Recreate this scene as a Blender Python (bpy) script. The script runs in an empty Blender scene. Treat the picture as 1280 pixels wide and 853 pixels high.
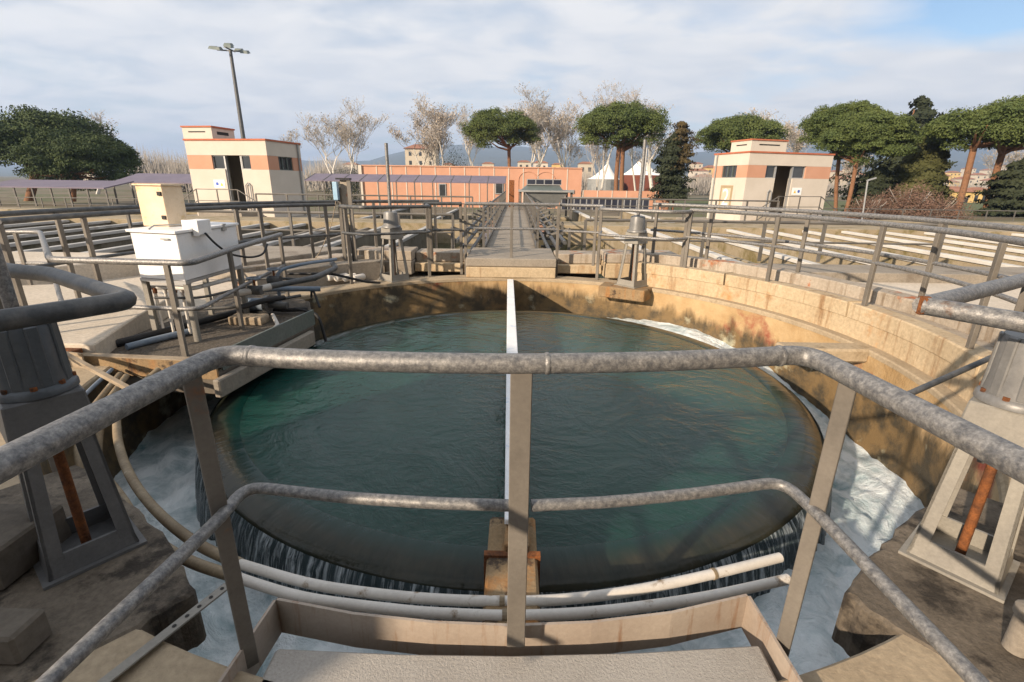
import bpy, bmesh, math, random
import numpy as np
from mathutils import Vector, Matrix
random.seed(7)
SC = bpy.context.scene
COL = SC.collection
R = math.radians

# ------------------------------------------------------------------ camera
FPX, CX, CY = 604.4, 640.0, 426.5            # focal length in pixels of a 1280 px wide frame
PITCH, YAW, ROLL = R(18.19), R(0.29), R(0.8)
HAZE = 0.0003
EYE = Vector((0, 0, 1.45))

def ray(x, y):
    u, v = x - CX, y - CY
    c, s = math.cos(ROLL), math.sin(ROLL)
    u, v = (u*c + v*s)/FPX, (-u*s + v*c)/FPX
    c, s = math.cos(PITCH), math.sin(PITCH)
    d = (u, c - s*v, -s - c*v)
    c, s = math.cos(YAW), math.sin(YAW)
    return Vector((d[0]*c - d[1]*s, d[0]*s + d[1]*c, d[2]))

def at(x, y, z=0.0):                          # survey: point of height z seen at x, y
    d = ray(x, y)
    return EYE + d*((z - EYE.z)/d.z)

def aty(x, y, dist):                          # survey: point at distance Y seen at x, y
    d = ray(x, y)
    return EYE + d*(dist/d.y)

cam_data = bpy.data.cameras.new('camera')
cam = bpy.data.objects.new('camera', cam_data)
COL.objects.link(cam)
cam_data.sensor_width = 36
cam_data.lens = FPX/1280*36
cam_data.clip_start = 0.03
cam_data.clip_end = 30000
fw = ray(CX, CY).normalized()
rt = (ray(CX + 1, CY) - ray(CX, CY)).normalized()
up = rt.cross(fw)
M3 = Matrix((rt, up, -fw)).transposed()
cam.matrix_world = Matrix.Translation(EYE) @ M3.to_4x4()
SC.camera = cam

# ------------------------------------------------------------------ sky, sun, exposure
SUN_DIR = Vector((-0.66, -0.65, 0.36)).normalized()
elev = math.asin(SUN_DIR.z)
W = bpy.data.worlds.new('World')
SC.world = W
W.use_nodes = True
nt = W.node_tree
nt.nodes.clear()
def wn(kind, **kw):
    n = nt.nodes.new(kind)
    for k, v in kw.items():
        setattr(n, k, v)
    return n
sky = wn('ShaderNodeTexSky', sky_type='NISHITA', sun_disc=False)
sky.sun_elevation = elev
sky.sun_rotation = math.atan2(SUN_DIR.x, SUN_DIR.y)
sky.air_density = 1.0
sky.dust_density = 0.3
sky.ozone_density = 2.0
tc = wn('ShaderNodeTexCoord')
sep = wn('ShaderNodeSeparateXYZ')
nt.links.new(tc.outputs['Generated'], sep.inputs[0])
zc = wn('ShaderNodeMath', operation='MAXIMUM'); zc.inputs[1].default_value = 0.0
nt.links.new(sep.outputs['Z'], zc.inputs[0])
za = wn('ShaderNodeMath', operation='ADD'); za.inputs[1].default_value = 0.14
nt.links.new(zc.outputs[0], za.inputs[0])
dx = wn('ShaderNodeMath', operation='DIVIDE'); dy = wn('ShaderNodeMath', operation='DIVIDE')
nt.links.new(sep.outputs['X'], dx.inputs[0]); nt.links.new(za.outputs[0], dx.inputs[1])
nt.links.new(sep.outputs['Y'], dy.inputs[0]); nt.links.new(za.outputs[0], dy.inputs[1])
comb = wn('ShaderNodeCombineXYZ')
nt.links.new(dx.outputs[0], comb.inputs[0]); nt.links.new(dy.outputs[0], comb.inputs[1])
mp = wn('ShaderNodeMapping')
mp.inputs['Scale'].default_value = (0.8, 1.0, 1.0)
mp.inputs['Location'].default_value = (0.35, 0.2, 0.0)
mp.inputs['Rotation'].default_value = (0, 0, R(12))
nt.links.new(comb.outputs[0], mp.inputs[0])
n1 = wn('ShaderNodeTexNoise'); n1.inputs['Scale'].default_value = 0.9; n1.inputs['Detail'].default_value = 9; n1.inputs['Roughness'].default_value = 0.55
nt.links.new(mp.outputs[0], n1.inputs['Vector'])
n2 = wn('ShaderNodeTexNoise'); n2.inputs['Scale'].default_value = 3.2; n2.inputs['Detail'].default_value = 8; n2.inputs['Distortion'].default_value = 0.4
nt.links.new(mp.outputs[0], n2.inputs['Vector'])
# a hole of clear sky lies in the north-east part of the cloud sheet
hx = wn('ShaderNodeVectorMath', operation='DISTANCE'); hx.inputs[1].default_value = (1.75, 1.88, 0)
nt.links.new(comb.outputs[0], hx.inputs[0])
hr = wn('ShaderNodeMapRange'); hr.inputs[1].default_value = 0.18; hr.inputs[2].default_value = 0.62
hr.inputs[3].default_value = -0.42; hr.inputs[4].default_value = 0.2
nt.links.new(hx.outputs['Value'], hr.inputs[0])
cs = wn('ShaderNodeMath', operation='ADD')
nt.links.new(n1.outputs[0], cs.inputs[0]); nt.links.new(hr.outputs[0], cs.inputs[1])
n2s = wn('ShaderNodeMath', operation='MULTIPLY_ADD'); n2s.inputs[1].default_value = 0.35
nt.links.new(n2.outputs[0], n2s.inputs[0]); nt.links.new(cs.outputs[0], n2s.inputs[2])
cr = wn('ShaderNodeValToRGB')
cr.color_ramp.elements[0].position = 0.52; cr.color_ramp.elements[0].color = (0, 0, 0, 1)
cr.color_ramp.elements[1].position = 0.86; cr.color_ramp.elements[1].color = (1, 1, 1, 1)
nt.links.new(n2s.outputs[0], cr.inputs[0])
cc = wn('ShaderNodeValToRGB')                  # cloud brightness: thin grey to lit cream
cc.color_ramp.elements[0].position = 0.37; cc.color_ramp.elements[0].color = (0.71, 0.735, 0.78, 1)
cc.color_ramp.elements[1].position = 0.62; cc.color_ramp.elements[1].color = (0.85, 0.845, 0.85, 1)
nt.links.new(n2.outputs[0], cc.inputs[0])
skm = wn('ShaderNodeVectorMath', operation='SCALE'); skm.inputs['Scale'].default_value = 0.088
nt.links.new(sky.outputs[0], skm.inputs[0])
ckm = wn('ShaderNodeVectorMath', operation='SCALE'); ckm.inputs['Scale'].default_value = 0.67
nt.links.new(cc.outputs[0], ckm.inputs[0])
mx = wn('ShaderNodeMix', data_type='RGBA')
nt.links.new(cr.outputs[0], mx.inputs['Factor'])
nt.links.new(skm.outputs[0], mx.inputs['A']); nt.links.new(ckm.outputs[0], mx.inputs['B'])
bg = wn('ShaderNodeBackground'); bg.inputs[1].default_value = 1.0
nt.links.new(mx.outputs['Result'], bg.inputs[0])
wo = wn('ShaderNodeOutputWorld')
nt.links.new(bg.outputs[0], wo.inputs[0])

sd = bpy.data.lights.new('sun', 'SUN')
sd.energy = 5.0; sd.angle = R(0.9); sd.color = (1.0, 0.81, 0.61)
so = bpy.data.objects.new('sun', sd); COL.objects.link(so)
so.rotation_euler = SUN_DIR.to_track_quat('Z', 'Y').to_euler()

SC.view_settings.view_transform = 'Standard'
SC.view_settings.look = 'None'
SC.view_settings.exposure = 0.75
SC.view_settings.gamma = 1.0
SC.view_settings.use_curve_mapping = False
SC.cycles.max_bounces = 6
SC.cycles.volume_bounces = 0
SC.cycles.use_denoising = True

# ------------------------------------------------------------------ materials
def new_mat(name):
    m = bpy.data.materials.new(name); m.use_nodes = True
    t = m.node_tree
    return m, t, t.nodes['Principled BSDF']

def noise(t, vec, scale, detail=6, rough=0.6, dist=0.0):
    n = t.nodes.new('ShaderNodeTexNoise')
    n.inputs['Scale'].default_value = scale; n.inputs['Detail'].default_value = detail
    n.inputs['Roughness'].default_value = rough; n.inputs['Distortion'].default_value = dist
    t.links.new(vec, n.inputs['Vector'])
    return n.outputs[0]

def ramp(t, fac, p0, p1, c0=(0, 0, 0, 1), c1=(1, 1, 1, 1)):
    r = t.nodes.new('ShaderNodeValToRGB')
    r.color_ramp.elements[0].position = p0; r.color_ramp.elements[0].color = c0
    r.color_ramp.elements[1].position = p1; r.color_ramp.elements[1].color = c1
    t.links.new(fac, r.inputs[0])
    return r.outputs[0]

def mixc(t, fac, a, b):
    m = t.nodes.new('ShaderNodeMix'); m.data_type = 'RGBA'
    for sock, val in (('Factor', fac), ('A', a), ('B', b)):
        if isinstance(val, (int, float)): m.inputs[sock].default_value = val
        elif isinstance(val, tuple): m.inputs[sock].default_value = val if len(val) == 4 else (*val, 1)
        else: t.links.new(val, m.inputs[sock])
    return m.outputs['Result']

def objco(t, scale=(1, 1, 1), world=False):
    c = t.nodes.new('ShaderNodeTexCoord')
    src = c.outputs['Object']
    if world:
        g = t.nodes.new('ShaderNodeNewGeometry'); src = g.outputs['Position']
    mpn = t.nodes.new('ShaderNodeMapping'); mpn.inputs['Scale'].default_value = scale
    t.links.new(src, mpn.inputs[0])
    return mpn.outputs[0]

def surf(name, c1, c2, scale=4, rough=0.85, metal=0.0, bump=0.15, bscale=40, stain=None, sscale=1.6, sthr=(0.55, 0.7),
         streak=None, kscale=(9, 9, 0.8), kthr=(0.5, 0.68), speck=0.25, spec=0.35):
    """weathered surface: two tones, optional blotchy stain, optional vertical streaks, fine grain"""
    m, t, b = new_mat(name)
    v = objco(t, world=True)
    col = mixc(t, ramp(t, noise(t, v, scale, 8), 0.35, 0.66), (*c1, 1), (*c2, 1))
    if stain:
        col = mixc(t, ramp(t, noise(t, v, sscale, 9, 0.68), *sthr), col, (*stain, 1))
    if streak:
        vs = objco(t, kscale, world=True)
        col = mixc(t, ramp(t, noise(t, vs, 1.0, 7, 0.65, 0.3), *kthr), col, (*streak, 1))
    g = ramp(t, noise(t, v, bscale, 5, 0.7), 0.3, 0.7, (1 - speck,)*3 + (1,), (1 + speck*0.4,)*3 + (1,))
    mm = t.nodes.new('ShaderNodeMix'); mm.data_type = 'RGBA'; mm.blend_type = 'MULTIPLY'
    mm.inputs['Factor'].default_value = 1.0
    t.links.new(col, mm.inputs['A']); t.links.new(g, mm.inputs['B'])
    t.links.new(mm.outputs['Result'], b.inputs['Base Color'])
    b.inputs['Roughness'].default_value = rough; b.inputs['Metallic'].default_value = metal
    b.inputs['Specular IOR Level'].default_value = spec
    if bump:
        bn = t.nodes.new('ShaderNodeBump'); bn.inputs['Strength'].default_value = bump; bn.inputs['Distance'].default_value = 0.02
        t.links.new(noise(t, v, bscale, 6, 0.7), bn.inputs['Height'])
        t.links.new(bn.outputs[0], b.inputs['Normal'])
    return m

MT = {}
MT['galv'] = surf('galvanised_pipe', (.13, .132, .138), (.32, .312, .298), 62, .46, .35, .15, 190, stain=(.17, .10, .06), sscale=6, sthr=(.63, .72), speck=.45, spec=.5)
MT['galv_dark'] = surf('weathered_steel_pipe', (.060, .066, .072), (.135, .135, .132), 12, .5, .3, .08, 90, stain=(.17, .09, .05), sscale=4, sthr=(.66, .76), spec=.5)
MT['post'] = surf('painted_steel_post', (.12, .108, .093), (.185, .168, .145), 3, .55, .0, .05, 80, stain=(.20, .09, .045), sscale=5, sthr=(.64, .74), speck=.15)
MT['toe'] = surf('painted_steel_plate', (0.314, 0.257, 0.209), (0.399, 0.342, 0.285), 2.5, .5, .0, .04, 70, stain=(.24, .10, .035), sscale=6, sthr=(.66, .75), streak=(.22, .11, .05), kscale=(30, 30, 3), kthr=(.54, .76), speck=.12)
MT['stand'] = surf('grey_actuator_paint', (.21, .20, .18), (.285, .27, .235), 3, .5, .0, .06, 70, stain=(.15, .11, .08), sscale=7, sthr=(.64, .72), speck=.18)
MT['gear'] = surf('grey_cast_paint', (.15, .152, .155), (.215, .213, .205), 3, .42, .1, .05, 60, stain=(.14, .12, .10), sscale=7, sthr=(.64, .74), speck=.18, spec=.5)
MT['rust'] = surf('rusted_steel', (.30, .105, .030), (.11, .045, .022), 16, .85, .0, .5, 90, stain=(.045, .026, .018), sscale=14, sthr=(.58, .66), speck=.4)
MT['ring_top'] = surf('ring_coping_concrete', (.33, .262, .178), (.42, .34, .235), 2.2, .9, 0, .3, 35, stain=(.20, .15, .09), sscale=2.2, sthr=(.60, .72))
MT['orange_wall'] = surf('stained_cream_concrete', (.43, .335, .215), (.51, .41, .275), 2, .85, 0, .2, 30, stain=(.42, .21, .075), sscale=2.6, sthr=(.56, .72), streak=(.27, .165, .085), kscale=(9, 9, .7), kthr=(.53, .68))
MT['grey_wall'] = surf('stained_grey_concrete', (0.336, 0.288, 0.232), (0.416, 0.368, 0.304), 2, .9, 0, .25, 34, stain=(.40, .12, .035), sscale=3.4, sthr=(.58, .66), streak=(.22, .17, .12), kscale=(14, 14, .9), kthr=(.52, .68))
MT['concrete'] = surf('old_concrete', (0.234, 0.207, 0.172), (0.312, 0.277, 0.23), 1.6, .92, 0, .3, 38, stain=(.16, .13, .10), sscale=1.7, sthr=(.56, .70))
MT['pad'] = surf('damp_pad_concrete', (.092, .076, .058), (.185, .155, .12), 3.2, .85, 0, .5, 45, stain=(.040, .033, .026), sscale=4.5, sthr=(.52, .61), speck=.35)
MT['deck'] = surf('rough_deck_slab', (.36, .335, .30), (.42, .395, .36), 3, .95, 0, .45, 110, stain=(.27, .245, .22), sscale=4, sthr=(.58, .74), speck=.22)
MT['pave'] = surf('cream_paving', (.50, .44, .355), (.57, .505, .42), .9, .92, 0, .2, 26, stain=(.30, .255, .195), sscale=1.1, sthr=(.60, .76))
MT['gravel'] = surf('dark_gravel', (0.105, 0.0875, 0.07), (0.175, 0.154, 0.126), 30, .95, 0, 1.0, 55, stain=(.10, .085, .07), sscale=2, speck=.6)
MT['white_pipe'] = surf('old_white_pvc', (0.54, 0.513, 0.468), (0.63, 0.603, 0.558), 5, .45, 0, .03, 60, stain=(.22, .15, .08), sscale=9, sthr=(.58, .68), speck=.1, spec=.5)
MT['brown_hose'] = surf('dirty_hose', (0.18, 0.135, 0.0825), (0.27, 0.217, 0.143), 9, .6, 0, .15, 70, stain=(.50, .46, .38), sscale=9, sthr=(.62, .70))
MT['white_paint'] = surf('white_cabinet_paint', (.74, .74, .74), (.80, .80, .80), 2, .4, 0, .0, 50, stain=(.56, .51, .44), sscale=3, sthr=(.60, .78), streak=(.60, .56, .49), kscale=(9, 9, .8), kthr=(.62, .78), speck=.04)
MT['ply'] = surf('yellowed_box_panel', (.68, .53, .36), (.75, .61, .44), 5, .6, 0, .05, 60, stain=(.56, .38, .13), sscale=7, sthr=(.56, .72), speck=.08)
MT['plank'] = surf('white_plank', (.70, .72, .74), (.80, .81, .82), 4, .6, 0, .05, 60, stain=(.40, .52, .68), sscale=5, sthr=(.58, .68), speck=.1)
MT['tower'] = surf('cream_render', (.53, .475, .405), (.575, .52, .45), 1.2, .9, 0, .1, 30, streak=(.44, .385, .32), kscale=(2.2, 2.2, .35), kthr=(.60, .78), speck=.06)
MT['gear_shaded'] = surf('shaded_gear_paint', (.055, .068, .082), (.095, .108, .12), 3, .42, .1, .05, 60, stain=(.14, .12, .10), sscale=7, sthr=(.66, .76), speck=.18, spec=.5)  # near left gear: its shade is put into this darker, bluer colour
MT['stand_shaded'] = surf('shaded_stand_paint', (.085, .088, .092), (.13, .13, .13), 3, .5, .0, .06, 70, stain=(.15, .11, .08), sscale=7, sthr=(.64, .74), speck=.18)  # darkened copy of the stand paint, shade of the near left stand included
MT['dark_pave'] = surf('dark_low_bounce_paving', (.10, .085, .068), (.16, .14, .115), .9, .92, 0, .2, 26, stain=(.05, .042, .034), sscale=1.1, sthr=(.55, .7))
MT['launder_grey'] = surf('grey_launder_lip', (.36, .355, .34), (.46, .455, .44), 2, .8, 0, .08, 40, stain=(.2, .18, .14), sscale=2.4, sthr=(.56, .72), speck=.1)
MT['tank_shaded'] = surf('algae_tank_wall_shaded', (.12, .11, .085), (.19, .17, .135), 1.4, .9, 0, .2, 30, stain=(.06, .055, .03), sscale=2, sthr=(.50, .66))  # darker copy for the left walls, their shaded sides put into the colour
MT['orange'] = surf('orange_render', (.49, .26, .17), (.53, .29, .195), 1.2, .9, 0, .08, 30, speck=.06)
MT['terracotta'] = surf('terracotta_coping', (.40, .12, .06), (.48, .16, .085), 5, .8, 0, .1, 40)
MT['dark'] = surf('dark_interior', (.016, .015, .014), (.022, .021, .02), 2, .6, 0, 0)
MT['glass'] = surf('dark_window_glass', (.03, .034, .038), (.05, .055, .06), 1, .08, 0, 0, speck=.0, spec=.6)
MT['frame'] = surf('aluminium_frame', (0.336, 0.344, 0.344), (0.416, 0.416, 0.416), 4, .4, .4, 0, speck=.05)
MT['white'] = surf('white_sign', (.78, .78, .77), (.80, .80, .80), 2, .6, 0, 0, speck=.02)
MT['yellow'] = surf('sign_yellow', (.70, .45, .04), (.72, .47, .05), 2, .6, 0, 0, speck=.02)
MT['blue'] = surf('sign_blue', (.05, .11, .45), (.06, .12, .47), 2, .6, 0, 0, speck=.02)
MT['tan_field'] = surf('pale_tan_paint', (.52, .44, .33), (.55, .47, .36), 3, .8, 0, 0, speck=.05)
MT['tan_mark'] = surf('tan_paint', (.33, .25, .15), (.36, .28, .17), 3, .8, 0, 0, speck=.05)
MT['purple'] = surf('purple_grey_roofing', (0.135, 0.113, 0.153), (0.171, 0.144, 0.184), 1, .55, .1, .02, 20, speck=.05)
MT['launder'] = surf('white_launder_lip', (.50, .48, .44), (.60, .58, .54), 2, .8, 0, .08, 40, stain=(.42, .37, .29), sscale=2.4, sthr=(.60, .74), speck=.1)
MT['tankwall'] = surf('algae_tank_wall', (0.288, 0.232, 0.152), (0.352, 0.296, 0.208), 1.4, .9, 0, .2, 30, stain=(.16, .13, .05), sscale=2, sthr=(.50, .66))
MT['black'] = surf('black_rubber', (.014, .014, .015), (.022, .022, .023), 5, .6, 0, 0)
MT['blue_pipe'] = surf('blue_grey_plastic', (0.14, 0.189, 0.252), (0.21, 0.252, 0.308), 6, .45, 0, 0, speck=.08)
MT['light_blue'] = surf('light_blue_box', (.28, .46, .62), (.42, .56, .68), 6, .5, 0, 0, speck=.08)
MT['timber'] = surf('bleached_timber', (0.288, 0.228, 0.16), (0.368, 0.304, 0.224), 6, .85, 0, .25, 60, streak=(.20, .15, .10), kscale=(3, 3, 12), speck=.2)
MT['rust_conc'] = surf('rust_streaked_baffle', (0.238, 0.161, 0.084), (0.294, 0.21, 0.119), 7, .85, 0, .35, 55, stain=(.07, .05, .035), sscale=8, sthr=(.54, .62), streak=(.36, .16, .045), kscale=(6, 6, 1.4))
MT['lawn'] = surf('winter_lawn', (0.0675, 0.09, 0.027), (0.108, 0.117, 0.045), .25, .95, 0, .3, 8, stain=(.16, .13, .07), sscale=.12, sthr=(.56, .7))
MT['soil'] = surf('bare_ground', (0.136, 0.108, 0.072), (0.192, 0.16, 0.112), .2, .95, 0, .3, 6, stain=(.09, .10, .04), sscale=.09, sthr=(.46, .6))
MT['grey_roof'] = surf('grey_sheet', (0.24, 0.248, 0.248), (0.304, 0.312, 0.304), 2, .6, .1, .03, 30)
MT['bark_red'] = surf('pine_bark', (0.187, 0.0935, 0.051), (0.272, 0.145, 0.0808), 3, .95, 0, .6, 16, stain=(.08, .05, .035), sscale=3)
MT['bark_white'] = surf('pale_bark', (.55, .52, .47), (.66, .63, .58), 1.2, .9, 0, .2, 10, stain=(.25, .21, .17), sscale=1.2, sthr=(.56, .68))
MT['twig'] = surf('bare_twigs', (.27, .25, .225), (.40, .375, .345), 1.0, .9, 0, 0, speck=.1)
MT['dry_leaf'] = surf('dry_leaves', (.34, .285, .225), (.45, .39, .32), .8, .9, 0, 0, speck=.15)
MT['pine'] = surf('pine_needles', (.055, .082, .020), (.100, .128, .032), .5, .75, 0, 0, speck=.2)
MT['pine_dark'] = surf('dark_pine_needles', (.036, .058, .017), (.065, .090, .026), .5, .8, 0, 0, speck=.2)
MT['conifer'] = surf('dark_conifer', (.016, .024, .011), (.034, .042, .018), .7, .85, 0, 0, speck=.2)
MT['conifer_brown'] = surf('brown_conifer', (.055, .042, .016), (.085, .062, .024), .7, .85, 0, 0, speck=.2)
MT['cypress'] = surf('green_cypress', (0.054, 0.0594, 0.018), (0.081, 0.0828, 0.027), .6, .85, 0, 0, speck=.2)
MT['red_bush'] = surf('reddish_twigs', (.13, .078, .055), (.19, .12, .09), .7, .9, 0, 0, speck=.2)
MT['hill'] = surf('wooded_hill', (.045, .06, .035), (.09, .095, .06), .004, 1, 0, 0, .05, speck=.3)
MT['house_wall'] = surf('pale_house_wall', (0.425, 0.365, 0.281), (0.493, 0.442, 0.357), .05, .9, 0, 0, speck=.03)
MT['house_yellow'] = surf('yellow_house_wall', (0.527, 0.374, 0.145), (0.57, 0.416, 0.17), .3, .9, 0, 0, speck=.03)
MT['house_roof'] = surf('tile_roof', (0.234, 0.108, 0.0675), (0.306, 0.153, 0.099), .6, .9, 0, 0, speck=.1)
MT['tent'] = surf('white_canvas', (.78, .76, .72), (.80, .79, .76), .2, .8, 0, 0, speck=.02)
MT['dark_red'] = surf('dark_red_wall', (.13, .042, .028), (.16, .052, .034), .5, .9, 0, 0, speck=.05)
MT['solar'] = surf('dark_blue_panel', (.030, .033, .048), (.045, .05, .07), 1, .25, .2, 0, speck=.05)
MT['green_metal'] = surf('dark_green_grey_metal', (.12, .15, .14), (.17, .19, .18), 2, .5, .3, 0)
MT['rail_far'] = surf('far_rail_steel', (.10, .095, .088), (.16, .15, .135), 2, .55, .2, 0, speck=.1)

# ------------------------------------------------------------------ water materials
def mat_pool():
    m, t, b = new_mat('green_pool_water')
    v = objco(t, world=True)
    big = noise(t, v, 0.55, 4, .5, .6)
    b.inputs['Roughness'].default_value = .10
    b.inputs['IOR'].default_value = 1.33
    t.links.new(mixc(t, ramp(t, big, .35, .68), (.009, .043, .036, 1), (.016, .060, .050, 1)), b.inputs['Base Color'])
    b.inputs['Subsurface Weight'].default_value = 1.0; b.inputs['Subsurface Radius'].default_value = (.3, 1.0, .9); b.inputs['Subsurface Scale'].default_value = .35
    swirl = noise(t, v, 1.25, 6, .55, 2.4)
    fine = noise(t, objco(t, (1, 1.5, 1), world=True), 9, 4, .55, .8)
    add = t.nodes.new('ShaderNodeMath'); add.operation = 'MULTIPLY_ADD'; add.inputs[1].default_value = .30
    t.links.new(fine, add.inputs[0]); t.links.new(swirl, add.inputs[2])
    bn = t.nodes.new('ShaderNodeBump'); bn.inputs['Strength'].default_value = .30; bn.inputs['Distance'].default_value = .10
    t.links.new(add.outputs[0], bn.inputs['Height']); t.links.new(bn.outputs[0], b.inputs['Normal'])
    return m

def polar(t, ka, kr, kz):
    """texture vector (angle round the tank, radius, height)"""
    g = t.nodes.new('ShaderNodeNewGeometry')
    s = t.nodes.new('ShaderNodeSeparateXYZ'); t.links.new(g.outputs['Position'], s.inputs[0])
    yy = t.nodes.new('ShaderNodeMath'); yy.operation = 'SUBTRACT'; yy.inputs[1].default_value = TC[1]
    t.links.new(s.outputs['Y'], yy.inputs[0])
    a = t.nodes.new('ShaderNodeMath'); a.operation = 'ARCTAN2'
    t.links.new(s.outputs['X'], a.inputs[0]); t.links.new(yy.outputs[0], a.inputs[1])
    xx = t.nodes.new('ShaderNodeMath'); xx.operation = 'MULTIPLY'; t.links.new(s.outputs['X'], xx.inputs[0]); t.links.new(s.outputs['X'], xx.inputs[1])
    y2 = t.nodes.new('ShaderNodeMath'); y2.operation = 'MULTIPLY_ADD'
    t.links.new(yy.outputs[0], y2.inputs[0]); t.links.new(yy.outputs[0], y2.inputs[1]); t.links.new(xx.outputs[0], y2.inputs[2])
    rr = t.nodes.new('ShaderNodeMath'); rr.operation = 'SQRT'; t.links.new(y2.outputs[0], rr.inputs[0])
    c = t.nodes.new('ShaderNodeCombineXYZ')
    for src, k, i in ((a.outputs[0], ka, 0), (rr.outputs[0], kr, 1), (s.outputs['Z'], kz, 2)):
        mu = t.nodes.new('ShaderNodeMath'); mu.operation = 'MULTIPLY'; mu.inputs[1].default_value = k
        t.links.new(src, mu.inputs[0]); t.links.new(mu.outputs[0], c.inputs[i])
    return c.outputs[0]

TC = (0.0, 4.32)                                # centre of the round tank

def mat_lip():
    m, t, b = new_mat('wet_weir_lip')
    v = polar(t, 24, 2.2, 2.2)
    w = objco(t, world=True)
    c = mixc(t, ramp(t, noise(t, v, 1.0, 7, .65), .35, .68), (.016, .020, .015, 1), (.036, .034, .024, 1))
    c = mixc(t, ramp(t, noise(t, w, 3, 7, .6), .55, .7), c, (.022, .030, .024, 1))
    sp = t.nodes.new('ShaderNodeSeparateXYZ'); t.links.new(polar(t, 1, 1, 1), sp.inputs[0])
    jit = t.nodes.new('ShaderNodeMath'); jit.operation = 'MULTIPLY_ADD'; jit.inputs[1].default_value = .10
    t.links.new(noise(t, w, 5, 5, .6), jit.inputs[0]); t.links.new(sp.outputs['Y'], jit.inputs[2])
    mr = t.nodes.new('ShaderNodeMapRange'); mr.inputs[1].default_value = 2.40; mr.inputs[2].default_value = 2.51
    t.links.new(jit.outputs[0], mr.inputs[0])
    c = mixc(t, mr.outputs[0], (.004, .026, .022, 1), c)        # the inner edge of the lip lies deep under green water
    t.links.new(c, b.inputs['Base Color'])
    b.inputs['Roughness'].default_value = .16; b.inputs['IOR'].default_value = 1.33
    bn = t.nodes.new('ShaderNodeBump'); bn.inputs['Strength'].default_value = .25; bn.inputs['Distance'].default_value = .03
    t.links.new(noise(t, v, 1.3, 4, .5), bn.inputs['Height']); t.links.new(bn.outputs[0], b.inputs['Normal'])
    return m

def mat_fall():
    m, t, b = new_mat('falling_water')
    v = polar(t, 95, 2.0, 4.5)
    v2 = polar(t, 13, .3, .5)
    f1 = ramp(t, noise(t, v, 1.0, 8, .72, .5), .47, .66)
    f2 = ramp(t, noise(t, v2, 1.0, 4, .6), .30, .55)
    mu = t.nodes.new('ShaderNodeMath'); mu.operation = 'MULTIPLY'
    t.links.new(f1, mu.inputs[0]); t.links.new(f2, mu.inputs[1])
    t.links.new(mixc(t, mu.outputs[0], (.040, .058, .066, 1), (.66, .74, .80, 1)), b.inputs['Base Color'])
    b.inputs['Roughness'].default_value = .22; b.inputs['IOR'].default_value = 1.33
    bn = t.nodes.new('ShaderNodeBump'); bn.inputs['Strength'].default_value = .6; bn.inputs['Distance'].default_value = .05
    t.links.new(noise(t, v, 1.0, 5, .6), bn.inputs['Height']); t.links.new(bn.outputs[0], b.inputs['Normal'])
    return m

def mat_foam():
    m, t, b = new_mat('foaming_water')
    w = objco(t, world=True)
    p = polar(t, 7, 4, 1)
    f = noise(t, w, 3.2, 9, .68, 1.3)
    f2 = noise(t, p, 1.0, 8, .66, .8)
    mu = t.nodes.new('ShaderNodeMath'); mu.operation = 'MULTIPLY_ADD'; mu.inputs[1].default_value = .55
    t.links.new(f, mu.inputs[0])
    m2 = t.nodes.new('ShaderNodeMath'); m2.operation = 'MULTIPLY'; m2.inputs[1].default_value = .45
    t.links.new(f2, m2.inputs[0]); t.links.new(m2.outputs[0], mu.inputs[2])
    fac = ramp(t, mu.outputs[0], .32, .56)
    c = mixc(t, fac, (.15, .28, .32, 1), (.78, .85, .88, 1))
    t.links.new(c, b.inputs['Base Color'])
    b.inputs['Roughness'].default_value = .5; b.inputs['IOR'].default_value = 1.33
    bn = t.nodes.new('ShaderNodeBump'); bn.inputs['Strength'].default_value = .8; bn.inputs['Distance'].default_value = .10
    t.links.new(mu.outputs[0], bn.inputs['Height']); t.links.new(bn.outputs[0], b.inputs['Normal'])
    return m

def mat_tank_water():
    m, t, b = new_mat('still_tank_water')
    v = objco(t, world=True)
    t.links.new(mixc(t, ramp(t, noise(t, v, .3, 5), .4, .6), (.028, .040, .022, 1), (.055, .055, .030, 1)), b.inputs['Base Color'])
    b.inputs['Roughness'].default_value = .05; b.inputs['IOR'].default_value = 1.33
    bn = t.nodes.new('ShaderNodeBump'); bn.inputs['Strength'].default_value = .08; bn.inputs['Distance'].default_value = .05
    t.links.new(noise(t, v, 5, 4), bn.inputs['Height']); t.links.new(bn.outputs[0], b.inputs['Normal'])
    return m

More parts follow.
